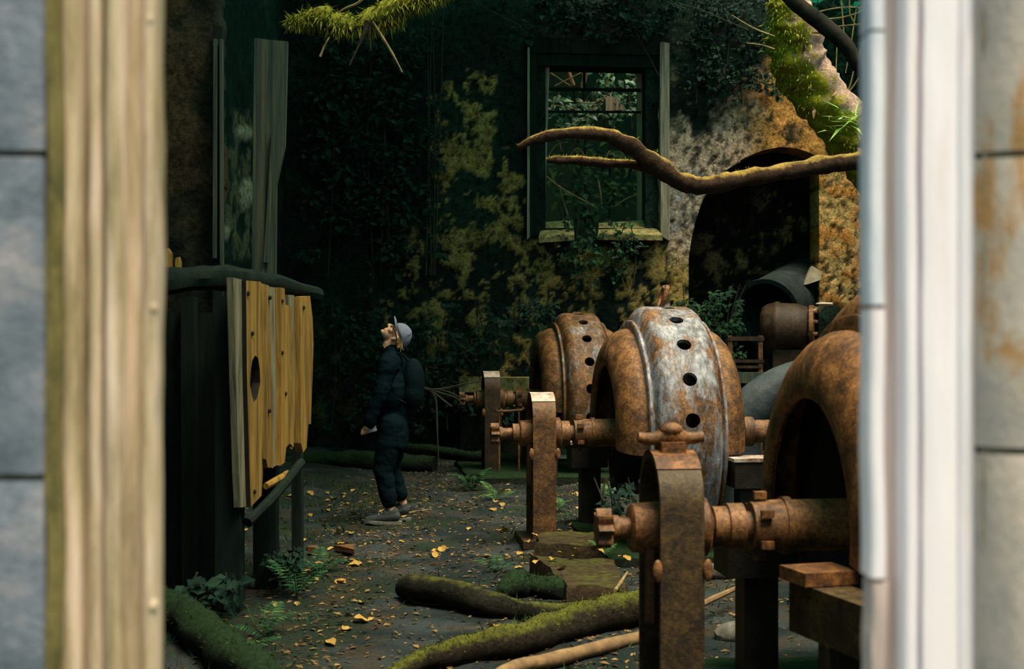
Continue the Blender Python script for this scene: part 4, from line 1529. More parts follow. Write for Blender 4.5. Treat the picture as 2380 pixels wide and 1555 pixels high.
for lg in (LEG_N, LEG_F):
    s = -1 if lg is LEG_N else 1
    d = (lg[2] - lg[1]).normalized()
    tr.limb([lg[0] + Vector((0, 0, 0)), lg[0].lerp(lg[1], 0.5), lg[1], lg[2] - d * 0.085], [0.112, 0.104, 0.086, 0.070])
fuse(tr, 'trousers', M['trousers'], person, 0.009, 4, 0.009)
# shoes
for toe, heel, an in ((TOE_N, HEEL_N, LEG_N[2]), (TOE_F, HEEL_F, LEG_F[2])):
    sb = MB()
    d = (toe - heel); d.z = 0; d.normalize()
    z = 0.012 if toe is TOE_N else 0.02
    sb.limb([heel + Vector((0, 0, 0.012)), heel.lerp(toe, 0.45) + Vector((0, 0, 0.008)), toe], [0.046, 0.044, 0.031])
    sb.limb([heel.lerp(toe, 0.05) + Vector((0, 0, 0.05)), heel.lerp(toe, 0.35) + Vector((0, 0, 0.035))], [0.040, 0.040])
    shoe = fuse(sb, 'shoe', M['shoe'], person, 0.007, 3)
    so = MB(); out = []
    sd = Vector((-d.y, d.x, 0))
    for q, w in ((-0.055, 0.028), (-0.03, 0.042), (0.08, 0.040), (0.16, 0.048), (0.215, 0.046), (0.255, 0.030), (0.268, 0.012)):
        out.append((q, w))
    poly = [heel + d * q + sd * w for q, w in out] + [heel + d * q - sd * w for q, w in reversed(out)]
    base_z = 0.0
    poly = [Vector((p.x, p.y, base_z + (0.012 if abs((p - heel).dot(d)) > 0.2 else 0.0))) for p in poly]
    so.prism(poly, (0, 0, 0), (0, 0, 0.024)); so.build('sole', M['sole'], shoe, angle=50)
    for k in range(4):
        c = heel.lerp(toe, 0.38 + 0.11 * k) + Vector((0, 0, 0.062 - 0.013 * k))
        mbb = MB(); mbb.tube([c - sd * 0.028, c + Vector((0, 0, 0.010)), c + sd * 0.028], 0.004, 6, sub=3); mbb.build('lace', M['pale_plastic'], shoe)
# cap: dome over the crown, band and brim
cp = MB()
rows, seg = 10, 28
pts, fs = [], []
for i in range(rows + 1):
    ph = (math.pi / 2) * i / rows
    for k in range(seg):
        a = 2 * math.pi * k / seg
        f = 0.108 * math.cos(ph) * math.cos(a); s_ = 0.088 * math.cos(ph) * math.sin(a); u_ = 0.098 * math.sin(ph)
        pts.append(H(-0.006 + f, s_, 0.038 + u_ + 0.02 * (math.cos(a) < -0.3) * (-1) * math.cos(ph)))
for i in range(rows):
    for k in range(seg):
        l = (k + 1) % seg
        fs.append((i * seg + k, i * seg + l, (i + 1) * seg + l, (i + 1) * seg + k))
cp.add(pts, fs)
cap = cp.build('cap', M['cap'], person)
so = cap.modifiers.new('t', 'SOLIDIFY'); so.thickness = 0.004
br = MB(); pts, fs = [], []
for i in range(13):
    a = -1.15 + 2.3 * i / 12
    for r_, du in ((0.0, 0.0), (0.5, 0.006), (1.0, 0.004)):
        ff = 0.100 * math.cos(a) + 0.072 * r_ * (0.35 + 0.65 * math.cos(a))
        ss = 0.084 * math.sin(a) * (1 - 0.08 * r_)
        pts.append(H(-0.004 + ff, ss, 0.042 + du - 0.020 * (math.sin(a) ** 2)))
for i in range(12):
    for j in range(2):
        fs.append((i * 3 + j, i * 3 + j + 1, (i + 1) * 3 + j + 1, (i + 1) * 3 + j))
br.add(pts, fs)
bo = br.build('brim', M['cap'], cap); so = bo.modifiers.new('t', 'SOLIDIFY'); so.thickness = 0.005
# glasses: temples, rims
gl = MB()
for s in (-1, 1):
    gl.tube([H(0.088, s * 0.060, 0.006), H(0.04, s * 0.081, 0.008), H(-0.01, s * 0.083, 0.004), H(-0.03, s * 0.080, -0.010)], [0.0055, 0.006, 0.005, 0.004], 6)
    gl.tube([H(0.094 + 0.002 * math.cos(w), s * (0.032 + 0.026 * math.cos(w)), 0.002 + 0.019 * math.sin(w)) for w in [2 * math.pi * k / 12 for k in range(13)]], 0.003, 6, sub=1)
gl.tube([H(0.096, -0.008, 0.006), H(0.10, 0, 0.008), H(0.096, 0.008, 0.006)], 0.003, 6)
gl.build('glasses', M['black'], person)
# hair: strands behind the ear and at the nape
hr = MB()
for k in range(46):
    s = rnd.choice((-1, 1)); f0 = rnd.uniform(-0.075, -0.02); u0 = rnd.uniform(-0.01, 0.03)
    a = H(f0, s * (0.077 - 0.3 * max(0, -f0 - 0.05)), u0)
    fall = rnd.uniform(0.025, 0.07)
    hr.tube([a, a + Vector((rnd.uniform(-0.01, 0.012), -s * 0.006 * -1, -fall * 0.5)), a + Vector((rnd.uniform(-0.015, 0.02), 0, -fall))], [0.006, 0.005, 0.0015], 5, sub=2)
hr.build('hair', M['hair'], person)
# backpack with a strap
bp = MB()
bp.ball(L(952, 886), (0.10, 0.13, 0.20), 16, 12)
bp.ball(L(950, 915), (0.10, 0.135, 0.15), 16, 12)
pk = fuse(bp, 'backpack', M['pack'], None, 0.012, 6)
pk.location = person.location + Vector((0.03, 0, 0))
tag(pk, 'dark backpack worn by the person in the grey cap', 'backpack')
for s in (-1, 1):
    st = MB(); st.tube([L(942, 838, s * 0.09), L(922, 820, s * 0.11), L(903, 828, s * 0.12), L(892, 860, s * 0.13), L(900, 910, s * 0.15), L(938, 935, s * 0.13)], 0.016, 8, flat=0.5)
    st.build('strap', M['pack'], pk)
ph = MB(); c = person.location + L(862, 996, -0.150)
ph.box(c, (0.125, 0.010, 0.045), Euler((0, -0.28, 0.12)).to_matrix())
tag(ph.build('phone', M['pale_plastic'], None, smooth=False), 'small pale phone held flat in the hand of the person', 'phone')

# ------------------------------------------------------------------ moss, logs, branches
def tufts(samples, n, L0, W0, m, parent, name='moss', up=0.2, hang=0.0, zmin=-1.0, seedr=1):
    rr = random.Random(seedr)
    pool = [s for s in samples if s[1].z > zmin]
    mbb = MB()
    for k in range(n):
        p, nrm, r = rr.choice(pool)
        p = p + Vector((rr.uniform(-1, 1), rr.uniform(-1, 1), rr.uniform(-1, 1))) * r * 0.25
        d = nrm + Vector((rr.uniform(-.7, .7), rr.uniform(-.7, .7), rr.uniform(-.7, .7))) + Vector((0, 0, -hang))
        mbb.blade(p - nrm * 0.008, d, L0 * rr.uniform(0.4, 1.2), W0 * rr.uniform(0.5, 1.3))
    o = mbb.build(name, m, parent, smooth=False)
    o['kind'] = 'stuff'
    return o


def branch(name, label, cat, path, radii, m, nz=0.2, nf=6, seg=12, moss=0, mm='tuft_log', mL=0.03, mW=0.008, zmin=0.1, hang=0.0, twigs=(), group=None, ground=None):
    mid = Vector(path[len(path) // 2])
    lo = min(p[2] for p in path)
    t = thing(name, label, cat, (mid.x, mid.y, lo if ground is None else ground), group=group, world=True)
    mbb = MB(); s = mbb.tube(path, radii, seg, nz, nf, sub=6)
    mbb.build('limb' if name != 'log' else 'log_body', m, t, angle=80)
    if moss:
        tufts(s, moss, mL, mW, M[mm], t, zmin=zmin, hang=hang, seedr=len(label))
    for tw in twigs:
        pth, rr, mt = tw
        mbb = MB(); mbb.tube(pth, rr, 6, 0.1, 8); mbb.build('twig', M[mt], t)
    return t


def pl(pts, d):
    """Pixel path; d constant or per point."""
    return [P(x, y, d[i] if isinstance(d, (list, tuple)) else d) for i, (x, y) in enumerate(pts)]


FORK = pl([(1272, 373), (1300, 372), (1350, 374), (1410, 380), (1460, 380), (1500, 388), (1545, 400)], 8.95)
# crooked limb crossing in front of the back window, rooted behind the pale jamb
t = branch('fallen_limb', 'thick crooked mossy limb arching across in front of the back window', 'branch',
       pl([(1205, 345), (1240, 325), (1310, 310), (1385, 310), (1450, 330), (1510, 372), (1570, 415), (1630, 433), (1700, 420), (1790, 404), (1890, 388), (1990, 372), (2120, 350), (2320, 320)],
          [8.6, 8.6, 8.6, 8.7, 8.8, 8.9, 9, 9.1, 9.2, 9.3, 9.5, 9.7, 10, 10.4]),
       [0.015, 0.028, 0.038, 0.044, 0.052, 0.058, 0.060, 0.060, 0.056, 0.056, 0.058, 0.062, 0.07, 0.09], M['moss_limb'], 0.3, 9, 12, 420, 'tuft', 0.02, 0.005, 0.45,
       twigs=[(pl([(1990, 385), (2010, 405), (2030, 420)], 9.7), [0.02, 0.015, 0.01], 'twig_dark'), (pl([(1306, 305), (1308, 296)], 8.6), [0.012, 0.008], 'twig_dark')])
_off = t['_off']
mb = MB(); FS = mb.tube(FORK, [0.014, 0.030, 0.031, 0.029, 0.030, 0.030, 0.034], 10, 0.35, 9, sub=6)
mb.build('side_limb', M['moss_limb'], t, angle=80)
tufts(FS, 700, 0.02, 0.006, M['tuft'], t, zmin=0.3, seedr=3)
# leaning trunk
TR = pl([(1812, -8), (1832, 25), (1846, 80), (1856, 140), (1892, 205), (1958, 285), (2030, 365), (2230, 640)], [16.6, 16.6, 16.7, 16.8, 16.9, 17, 17.1, 17.2])
t = thing('leaning_trunk', 'thick leaning tree trunk shaggy with yellow-green moss, at top right', 'tree trunk', (TR[-1].x + 0.6, TR[-1].y, 0), world=True)
mb = MB()
TR2 = TR + [Vector((TR[-1].x + 0.45, 17.3, 1.2)), Vector((TR[-1].x + 0.6, 17.3, -0.05))]
TS = mb.tube(TR2, [0.14, 0.23, 0.30, 0.32, 0.30, 0.32, 0.36, 0.40, 0.42, 0.48], 26, 0.26, 6.0, sub=8)
mb.build('trunk', M['moss_trunk'], t, angle=80)
view_side = [s for s in TS if s[1].y < 0.3]
tufts([q for q in view_side if -0.75 * q[1].x - 0.35 * q[1].z + 0.8 * fbm(q[0].x * 2, q[0].y * 2, q[0].z * 2, 4) > 0.02], 2600, 0.055, 0.016, M['tuft'], t, zmin=-0.6, hang=0.8, seedr=5)
for pth in ([(1700, 35), (1750, 65), (1800, 85)], [(1735, 100), (1770, 105), (1800, 115)]):
    mb = MB(); mb.tube(pl(pth, 16.4), [0.006, 0.010, 0.014], 6); mb.build('twig', M['twig'], t)
for k in range(26):       # lifting bark flakes
    s = rnd.choice([q for q in view_side if q[1].y < -0.1])
    mb = MB(); p = s[0]
    mb.leaf(p, Vector((rnd.uniform(-1, 1), -0.8, rnd.uniform(-1, 0.5))), s[1], rnd.uniform(0.08, 0.2), rnd.uniform(0.04, 0.08), 0.3, 0.3)
    mb.build('bark_flake', M['pale_branch'], t, smooth=False)
# dark bough across the corner
branch('dark_bough', 'smooth dark bough slanting down across the top right corner', 'branch',
       pl([(1800, -40), (1850, 8), (1910, 55), (1960, 100), (2000, 160), (2060, 250), (2200, 480)], 15.2), [0.06, 0.085, 0.09, 0.085, 0.075, 0.075, 0.09], M['bough'], 0.1, 4, 12)
# strap-leaved plant on the trunk
t = thing('epiphyte', 'tuft of bright strap leaves sprouting from the leaning trunk', 'plant', P(1965, 300, 16.4).to_tuple(), world=True)
for k in range(30):
    mb = MB()
    b = P(rnd.uniform(1925, 2012), rnd.uniform(262, 318), 16.4 + rnd.uniform(-0.05, 0.05))
    mb.leaf(b, Vector((rnd.uniform(-1.0, 0.5), rnd.uniform(-0.7, 0.1), rnd.uniform(-0.15, 0.7))), Vector((0, -0.3, 1)), rnd.uniform(0.18, 0.34), rnd.uniform(0.03, 0.05), 0.2, 0.45)
    mb.build('leaf', M['leaf_strap'], t)
# mossy branch at the top
t = thing('mossy_branch', 'shaggy bright moss-hung branch at the top, with dangling twigs', 'branch', P(840, 40, 10.5).to_tuple(), world=True)
mb = MB()
S1 = mb.tube(pl([(668, 52), (700, 48), (740, 42), (790, 56), (840, 62), (880, 40), (920, 15), (970, -5), (1040, -40), (1140, -120)], 10.5),
             [0.02, 0.05, 0.085, 0.075, 0.06, 0.08, 0.10, 0.09, 0.08, 0.08], 14, 0.4, 6, sub=6)
mb.build('limb', M['moss_top'], t, angle=80)
tufts(S1, 3000, 0.075, 0.014, M['tuft'], t, zmin=-0.9, hang=1.1, seedr=9)
for pth, r, m in (([(866, 50), (890, 88), (915, 130), (935, 168)], [0.010, 0.012, 0.010, 0.005], 'twig'), ([(766, 86), (755, 105), (744, 132)], [0.006, 0.007, 0.010], 'twig'),
                  ([(858, 50), (848, 75), (832, 110), (812, 152)], [0.03, 0.02, 0.008, 0.006], 'twig_dark'), ([(785, 30), (805, 18), (830, 8), (850, -10)], [0.006, 0.008, 0.01, 0.012], 'twig'),
                  ([(670, 55), (668, 66), (660, 80)], [0.012, 0.008, 0.004], 'twig_dark'), ([(862, 48), (860, 80), (862, 118)], [0.006, 0.005, 0.004], 'twig_dark')):
    mb = MB(); mb.tube(pl(pth, 10.4), r, 6, 0.1, 8); mb.build('twig', M[m], t)

# logs on the floor
def gl_path(pts):
    """Pixel rows of the axis of something lying on the floor with radius r."""
    out = []
    for x, y, r in pts:
        p = fl(x, y + r * 0, r)
        out.append(Vector((p.x, p.y, max(r * 0.8, 0.02))))
    return out


def ground_log(label, pts, m, moss, mm='tuft_log', cat='log', name='log', mL=0.022, zmin=0.2, nz=0.3, lift=None):
    path = []
    for i, (x, y, r) in enumerate(pts):
        z = r * 0.75 + (lift[i] if lift else 0)
        path.append(fl(x, y, z))
    return branch(name, label, cat, path, [q[2] for q in pts], m, nz, 5, 14, moss, mm, mL, mL * 0.28, zmin, ground=0.0)


ground_log('thick mossy log lying across the bottom, behind the bare pale branch',
           [(900, 1580, 0.03), (980, 1535, 0.05), (1080, 1508, 0.075), (1180, 1492, 0.085), (1290, 1462, 0.09), (1390, 1432, 0.09), (1490, 1412, 0.085), (1600, 1395, 0.08)], M['moss_log'], 1900,
           lift=[0, 0, 0.0, 0.01, 0.02, 0.04, 0.06, 0.07])
ground_log('dark rotten root with a blunt end, curving behind the thick mossy log',
           [(935, 1366, 0.05), (975, 1367, 0.085), (1050, 1380, 0.085), (1120, 1397, 0.075), (1185, 1414, 0.065), (1260, 1425, 0.06), (1340, 1420, 0.045), (1430, 1408, 0.04)], M['moss_root'], 500,
           mm='tuft_dark', lift=[0.02, 0.02, 0.02, 0.02, 0.0, 0, 0, 0])
ground_log('bare pale branch lying along the bottom edge', [(1120, 1590, 0.03), (1200, 1550, 0.034), (1290, 1532, 0.036), (1380, 1508, 0.036), (1500, 1480, 0.034), (1600, 1462, 0.03)],
           M['pale_branch'], 0, cat='branch', name='fallen_branch', nz=0.15, lift=[0.02] * 6)
ground_log('dark mossy root sloping down in the bottom left corner', [(350, 1400, 0.10), (420, 1430, 0.11), (490, 1485, 0.11), (570, 1545, 0.10), (680, 1620, 0.09)], M['moss_dark'], 900,
           mm='tuft_dark', name='root', cat='root')
ground_log('green-furred timber lying behind the person', [(935, 1043, 0.07), (1010, 1050, 0.075), (1100, 1062, 0.075), (1215, 1072, 0.07)], M['moss_dark'], 700, mm='tuft_dark', lift=[0.12, 0.10, 0.06, 0.02])
ground_log('dark log along the foot of the back wall', [(700, 1075, 0.10), (800, 1072, 0.12), (900, 1076, 0.12), (1010, 1082, 0.10)], M['moss_dark'], 300, mm='tuft_dark')
ground_log('moss-covered hump of root beside the low concrete slab', [(1160, 1385, 0.04), (1195, 1366, 0.075), (1240, 1360, 0.08), (1290, 1372, 0.075), (1335, 1390, 0.05)], M['moss_dark'], 900, mm='tuft_dark', name='root', cat='root', nz=0.6)


def stick(label, pts, r, m='twig', z=0.02, name='stick', cat='stick'):
    path = [fl(x, y, z + (q[0] if q else 0)) for x, y, *q in pts]
    mbb = MB(); mbb.tube(path, r, 7, 0.15, 9)
    return tag(mbb.build(name, M[m], None), label, cat)


stick('thin pale stick on the ground behind the shoe', [(938, 1195), (960, 1190), (1002, 1184)], [0.008, 0.010, 0.006])
stick('short pale broken stick propped behind the nearest bearing stand', [(1632, 1404), (1670, 1386), (1712, 1367)], [0.018, 0.018, 0.014], 'pale_branch', 0.10)
stick('dark twig leaning on the low concrete slab', [(1430, 1372), (1445, 1350), (1458, 1330)], [0.012, 0.010, 0.006], 'twig', 0.14)
for lab, pts in (('orange-brown wood chip on bare soil', [(776, 1273), (824, 1271), (823, 1283), (805, 1279)]),
                 ('smaller orange-brown wood chip nearer the timber posts', [(714, 1274), (738, 1273), (737, 1279), (716, 1278)])):
    a = [fl(x, y, 0.03) for x, y in pts]
    mb = MB(); mb.prism(a, (0, 0, -0.015), (0, 0, 0.02))
    tag(mb.build('wood_chip', M['rust'], None, smooth=False), lab, 'wood chip')
# roots and twigs behind the person's back
t = thing('root_tangle', 'pale thin roots hanging in a tangle behind the person', 'roots', P(1030, 960, 14.5).to_tuple(), world=True)
for pth in ([(975, 905), (1010, 905), (1045, 912), (1080, 930)], [(985, 900), (1030, 915), (1060, 925), (1075, 940)], [(1010, 905), (1040, 902), (1080, 892), (1120, 886)], [(1000, 905), (1030, 930), (1050, 945)],
            [(990, 902), (1012, 925), (1016, 1000), (1020, 1085)]):
    mb = MB(); mb.tube(pl(pth, 14.8), [0.012, 0.012, 0.010, 0.006][:len(pth)], 6); mb.build('root', M['twig_dark'], t)

# twigs in the gap at the top right
t = thing('bare_twigs', 'fine bare twigs against the dark forest in the top right corner', 'twigs', P(1960, 250, 19).to_tuple(), world=True)
for pth in ([(1890, 30), (1950, 18), (2005, 17)], [(1900, 45), (1960, 40), (2020, 20)], [(1940, 62), (2000, 56), (2060, 50)], [(1955, 0), (1960, 60), (1965, 130)],
            [(1990, 20), (1978, 100), (1965, 170)], [(1945, 110), (1942, 180), (1938, 240)], [(1985, 160), (1975, 200), (1962, 225)], [(1999, 175), (1980, 205), (1960, 222)],
            [(2010, 80), (2000, 120), (1995, 160)], [(1975, -10), (1975, 30), (1990, 60)]):
    mb = MB(); mb.tube(pl(pth, 19.0), [0.008, 0.010, 0.008], 5); mb.build('twig', M['twig'], t)
tw = thing('hanging_vine', 'long thin pale vine slanting over the wall above the back window', 'vine', P(1500, 110, 17.6).to_tuple(), world=True)
for pth in ([(1470, 60), (1490, 100), (1510, 135), (1530, 175)], [(1540, 0), (1620, 20), (1680, 45), (1740, 70)], [(1340, -10), (1360, 30), (1340, 60)], [(1100, 0), (1150, 30), (1230, 70)]):
    mb = MB(); mb.tube(pl(pth, 18.2), 0.007, 5); mb.build('vine_stem', M['twig_dark'], tw)

# ------------------------------------------------------------------ ferns
def frond_mesh(L_=0.45, n=11):
    mbb = MB()
    pts = [Vector((0, L_ * t, 0.28 * L_ * math.sin(math.pi * 0.75 * t) - 0.1 * L_ * t * t)) for t in [i / 6 for i in range(7)]]
    mbb.tube(pts, [0.005, 0.005, 0.004, 0.004, 0.003, 0.002, 0.001], 4, sub=2)
    for i in range(n):
        t = 0.12 + 0.86 * i / n
        y = L_ * t; z = 0.28 * L_ * math.sin(math.pi * 0.75 * t) - 0.1 * L_ * t * t
        ln = L_ * 0.34 * math.sin(math.pi * (0.12 + 0.83 * t)) + 0.01
        for s in (-1, 1):
            mbb.leaf(Vector((0, y, z)), Vector((s, 0.45, -0.08)), Vector((0, 0, 1)), ln, L_ * 0.065, 0.1, 0.15)
    me = bpy.data.meshes.new('frond')
    me.from_pydata(mbb.v, [], mbb.f); me.materials.append(M['leaf_fern']); me.update()
    return me


FROND = frond_mesh()
FROND_D = FROND.copy(); FROND_D.materials.clear(); FROND_D.materials.append(M['leaf_green'])


def fern(p, label, n=6, s=1.0, dark=False, lean=None):
    t = thing('fern', label, 'fern', p, group='ferns')
    for k in range(n):
        o = bpy.data.objects.new('frond', FROND_D if dark else FROND); COL.objects.link(o); o.parent = t
        a = 2 * math.pi * k / n + rnd.uniform(-0.4, 0.4)
        o.rotation_euler = (rnd.uniform(0.1, 0.7), 0, a)
        q = s * rnd.uniform(0.7, 1.15); o.scale = (q, q, q)
    return t


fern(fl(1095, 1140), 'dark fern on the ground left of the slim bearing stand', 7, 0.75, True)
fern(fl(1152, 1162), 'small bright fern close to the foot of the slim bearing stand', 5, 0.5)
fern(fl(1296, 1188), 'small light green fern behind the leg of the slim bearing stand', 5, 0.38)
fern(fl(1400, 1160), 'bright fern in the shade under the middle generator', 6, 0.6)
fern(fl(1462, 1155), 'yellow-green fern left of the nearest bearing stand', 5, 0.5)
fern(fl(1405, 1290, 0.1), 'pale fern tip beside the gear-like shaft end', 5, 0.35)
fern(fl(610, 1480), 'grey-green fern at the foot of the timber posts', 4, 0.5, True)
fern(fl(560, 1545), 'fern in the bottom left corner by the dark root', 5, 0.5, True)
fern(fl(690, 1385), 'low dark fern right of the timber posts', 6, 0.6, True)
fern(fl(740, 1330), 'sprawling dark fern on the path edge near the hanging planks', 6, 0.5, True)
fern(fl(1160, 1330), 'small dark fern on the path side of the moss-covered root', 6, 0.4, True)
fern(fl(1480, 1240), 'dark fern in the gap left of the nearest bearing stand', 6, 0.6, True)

# ------------------------------------------------------------------ ivy and other leaf masses
def leaf_mass(name, label, cat, zone, n, m, size, d, spread=0.12, keep=None, stems=0, droop=0.5):
    x0, x1, y0, y1 = zone
    t = thing(name, label, cat, P((x0 + x1) / 2, y1, d).to_tuple(), world=True)
    mbb = MB(); k = 0; tries = 0
    while k < n and tries < n * 30:
        tries += 1
        u, v = rnd.uniform(x0, x1), rnd.uniform(y0, y1)
        nn = noise.fractal(Vector((u * 0.018, v * 0.018, len(label))), 0.8, 2, 4)
        ex = min((u - x0) / (x1 - x0), (x1 - u) / (x1 - x0), (v - y0) / (y1 - y0), (y1 - v) / (y1 - y0)) * 4
        if nn + min(ex, 1) * 0.7 < rnd.uniform(0.25, 0.75):
            continue
        if keep and not keep(u, v):
            continue
        p = P(u, v, d + rnd.uniform(-spread, spread * 0.5))
        dr = Vector((rnd.uniform(-1, 1), rnd.uniform(-0.9, 0.1), rnd.uniform(-1, 0.4)))
        s = size * rnd.uniform(0.5, 1.3)
        mbb.leaf(p, dr, Vector((rnd.uniform(-.6, .6), -0.7, 0.9)), s, s * rnd.uniform(0.5, 0.8), 0.15, droop * rnd.random())
        k += 1
    o = mbb.build('foliage', M[m], t, smooth=False); o['kind'] = 'stuff'
    for q in range(stems):
        u = rnd.uniform(x0 + 5, x1 - 5)
        mb2 = MB(); mb2.tube([P(u, y1, d), P(u + rnd.uniform(-15, 15), (y0 + y1) / 2, d), P(u + rnd.uniform(-25, 25), y0, d)], [0.012, 0.009, 0.005], 5)
        mb2.build('stem', M['twig_dark'], t)
    return t


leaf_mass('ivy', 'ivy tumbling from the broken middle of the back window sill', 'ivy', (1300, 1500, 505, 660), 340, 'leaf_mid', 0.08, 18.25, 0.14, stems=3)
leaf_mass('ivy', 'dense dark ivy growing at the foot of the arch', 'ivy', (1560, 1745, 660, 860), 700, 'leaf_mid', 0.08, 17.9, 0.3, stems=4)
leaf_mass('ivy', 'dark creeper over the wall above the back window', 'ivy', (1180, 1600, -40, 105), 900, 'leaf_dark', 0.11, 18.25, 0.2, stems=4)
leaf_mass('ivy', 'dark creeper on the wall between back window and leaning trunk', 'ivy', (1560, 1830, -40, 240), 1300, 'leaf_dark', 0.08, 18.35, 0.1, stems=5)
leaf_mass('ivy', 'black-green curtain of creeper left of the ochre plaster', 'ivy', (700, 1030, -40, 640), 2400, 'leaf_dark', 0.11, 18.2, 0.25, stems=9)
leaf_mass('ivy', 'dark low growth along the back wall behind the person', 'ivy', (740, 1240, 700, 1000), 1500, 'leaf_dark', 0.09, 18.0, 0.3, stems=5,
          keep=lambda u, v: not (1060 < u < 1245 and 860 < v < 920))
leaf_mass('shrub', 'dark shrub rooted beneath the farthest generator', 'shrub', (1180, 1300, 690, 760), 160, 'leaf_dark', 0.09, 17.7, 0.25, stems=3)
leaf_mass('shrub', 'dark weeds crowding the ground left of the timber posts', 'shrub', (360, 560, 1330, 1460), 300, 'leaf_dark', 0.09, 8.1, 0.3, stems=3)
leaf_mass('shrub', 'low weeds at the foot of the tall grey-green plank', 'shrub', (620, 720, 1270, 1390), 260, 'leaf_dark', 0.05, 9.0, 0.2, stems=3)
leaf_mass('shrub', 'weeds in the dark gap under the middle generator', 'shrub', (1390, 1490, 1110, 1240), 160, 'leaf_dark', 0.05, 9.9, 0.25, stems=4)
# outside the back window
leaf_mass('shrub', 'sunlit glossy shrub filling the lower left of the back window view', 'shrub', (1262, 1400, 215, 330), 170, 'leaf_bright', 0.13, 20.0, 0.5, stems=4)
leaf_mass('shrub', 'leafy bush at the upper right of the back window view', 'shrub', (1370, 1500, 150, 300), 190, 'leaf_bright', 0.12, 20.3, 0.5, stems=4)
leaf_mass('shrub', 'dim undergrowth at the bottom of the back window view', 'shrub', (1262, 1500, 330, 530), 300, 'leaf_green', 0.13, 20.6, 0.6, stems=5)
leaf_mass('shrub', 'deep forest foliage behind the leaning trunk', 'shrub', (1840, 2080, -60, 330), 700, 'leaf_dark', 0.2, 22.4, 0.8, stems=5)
t = thing('twig_thicket', 'criss-cross of dry pale twigs outside the back window', 'twigs', P(1380, 540, 19.6).to_tuple(), world=True)
for pth in ([(1280, 170), (1310, 190), (1350, 215)], [(1290, 200), (1330, 180), (1360, 165)], [(1285, 245), (1320, 250), (1352, 262), (1365, 285)], [(1300, 215), (1290, 235), (1278, 262)],
            [(1340, 235), (1380, 240), (1420, 215)], [(1358, 265), (1380, 250), (1398, 238)], [(1375, 252), (1392, 262)], [(1270, 410), (1295, 430), (1330, 452), (1380, 478)],
            [(1300, 430), (1310, 470), (1320, 500)], [(1276, 390), (1285, 412), (1290, 425)], [(1430, 480), (1460, 460), (1480, 455)], [(1390, 418), (1396, 450), (1398, 475)],
            [(1326, 360), (1340, 345), (1352, 352), (1362, 372)], [(1300, 330), (1305, 352)], [(1408, 368), (1418, 350)], [(1405, 200), (1420, 175), (1432, 155)], [(1360, 210), (1355, 180), (1352, 160)],
            [(1320, 330), (1290, 340), (1268, 380)]):
    mb = MB(); mb.tube(pl(pth, 19.6 + rnd.uniform(-0.2, 0.3)), [0.010] * len(pth), 5); mb.build('twig', M['twig'], t)
for pts, lab in (([(1362, 148), (1354, 205)], 'short brown stump end seen at the top of the back window'), ([(1318, 165), (1332, 200)], 'split brown stick at the upper left of the back window')):
    t = thing('stump', lab, 'stump', P(pts[1][0], 600, 19.9).to_tuple(), world=True)
    mb = MB(); mb.tube(pl(pts, 19.7), [0.045, 0.035], 10, 0.2, 8, sub=4); mb.build('broken_end', M['pale_branch'], t)
    mb = MB(); mb.tube([P(pts[1][0], pts[1][1] - 4, 19.74), P(pts[1][0] + 6, 300, 20.6), P(pts[1][0] + 6, 560, 20.9)], 0.015, 6); mb.build('stem', M['twig_dark'], t)
t = thing('slate', 'flat greenish slate propped outside the back window', 'slate', P(1415, 600, 19.9).to_tuple(), world=True)
mb = MB(); mb.prism([P(1408, 222, 19.8), P(1432, 226, 19.8), P(1455, 255, 19.8), P(1408, 258, 19.8)], (0, 0, 0), (0, 0.05, 0)); mb.build('slab', M['casing'], t, smooth=False)
mb = MB(); mb.tube([P(1415, 252, 19.84), P(1418, 300, 20.6), P(1415, 560, 20.9)], 0.015, 6); mb.build('stem', M['twig_dark'], t)

# ------------------------------------------------------------------ fallen leaves
def leaf_data(k):
    mbb = MB()
    w = 0.24 + 0.06 * k
    prof = [(-0.5, 0.0), (-0.36, 0.62), (-0.12, 1.0), (0.14, 0.86), (0.34, 0.48), (0.5, 0.0)]
    mid = [Vector((0.03 * k * math.sin(3 * y), y, 0.02 + 0.10 * y * y)) for y, q in prof]
    pts = list(mid)
    for sg in (-1, 1):
        pts += [mid[i] + Vector((sg * w * q, 0, (0.10 + 0.05 * k) * q + (0.06 if (i + k) % 2 else 0))) for i, (y, q) in enumerate(prof)]
    n = len(prof)
    fs = []
    for i in range(n - 1):
        fs += [(i, i + 1, n + i + 1, n + i), (i + 1, i, 2 * n + i, 2 * n + i + 1)]
    mbb.add(pts, fs)
    me = bpy.data.meshes.new('fallen_leaf'); me.from_pydata(mbb.v, [], mbb.f); me.materials.append(M['dead_leaf']); me.update()
    return me


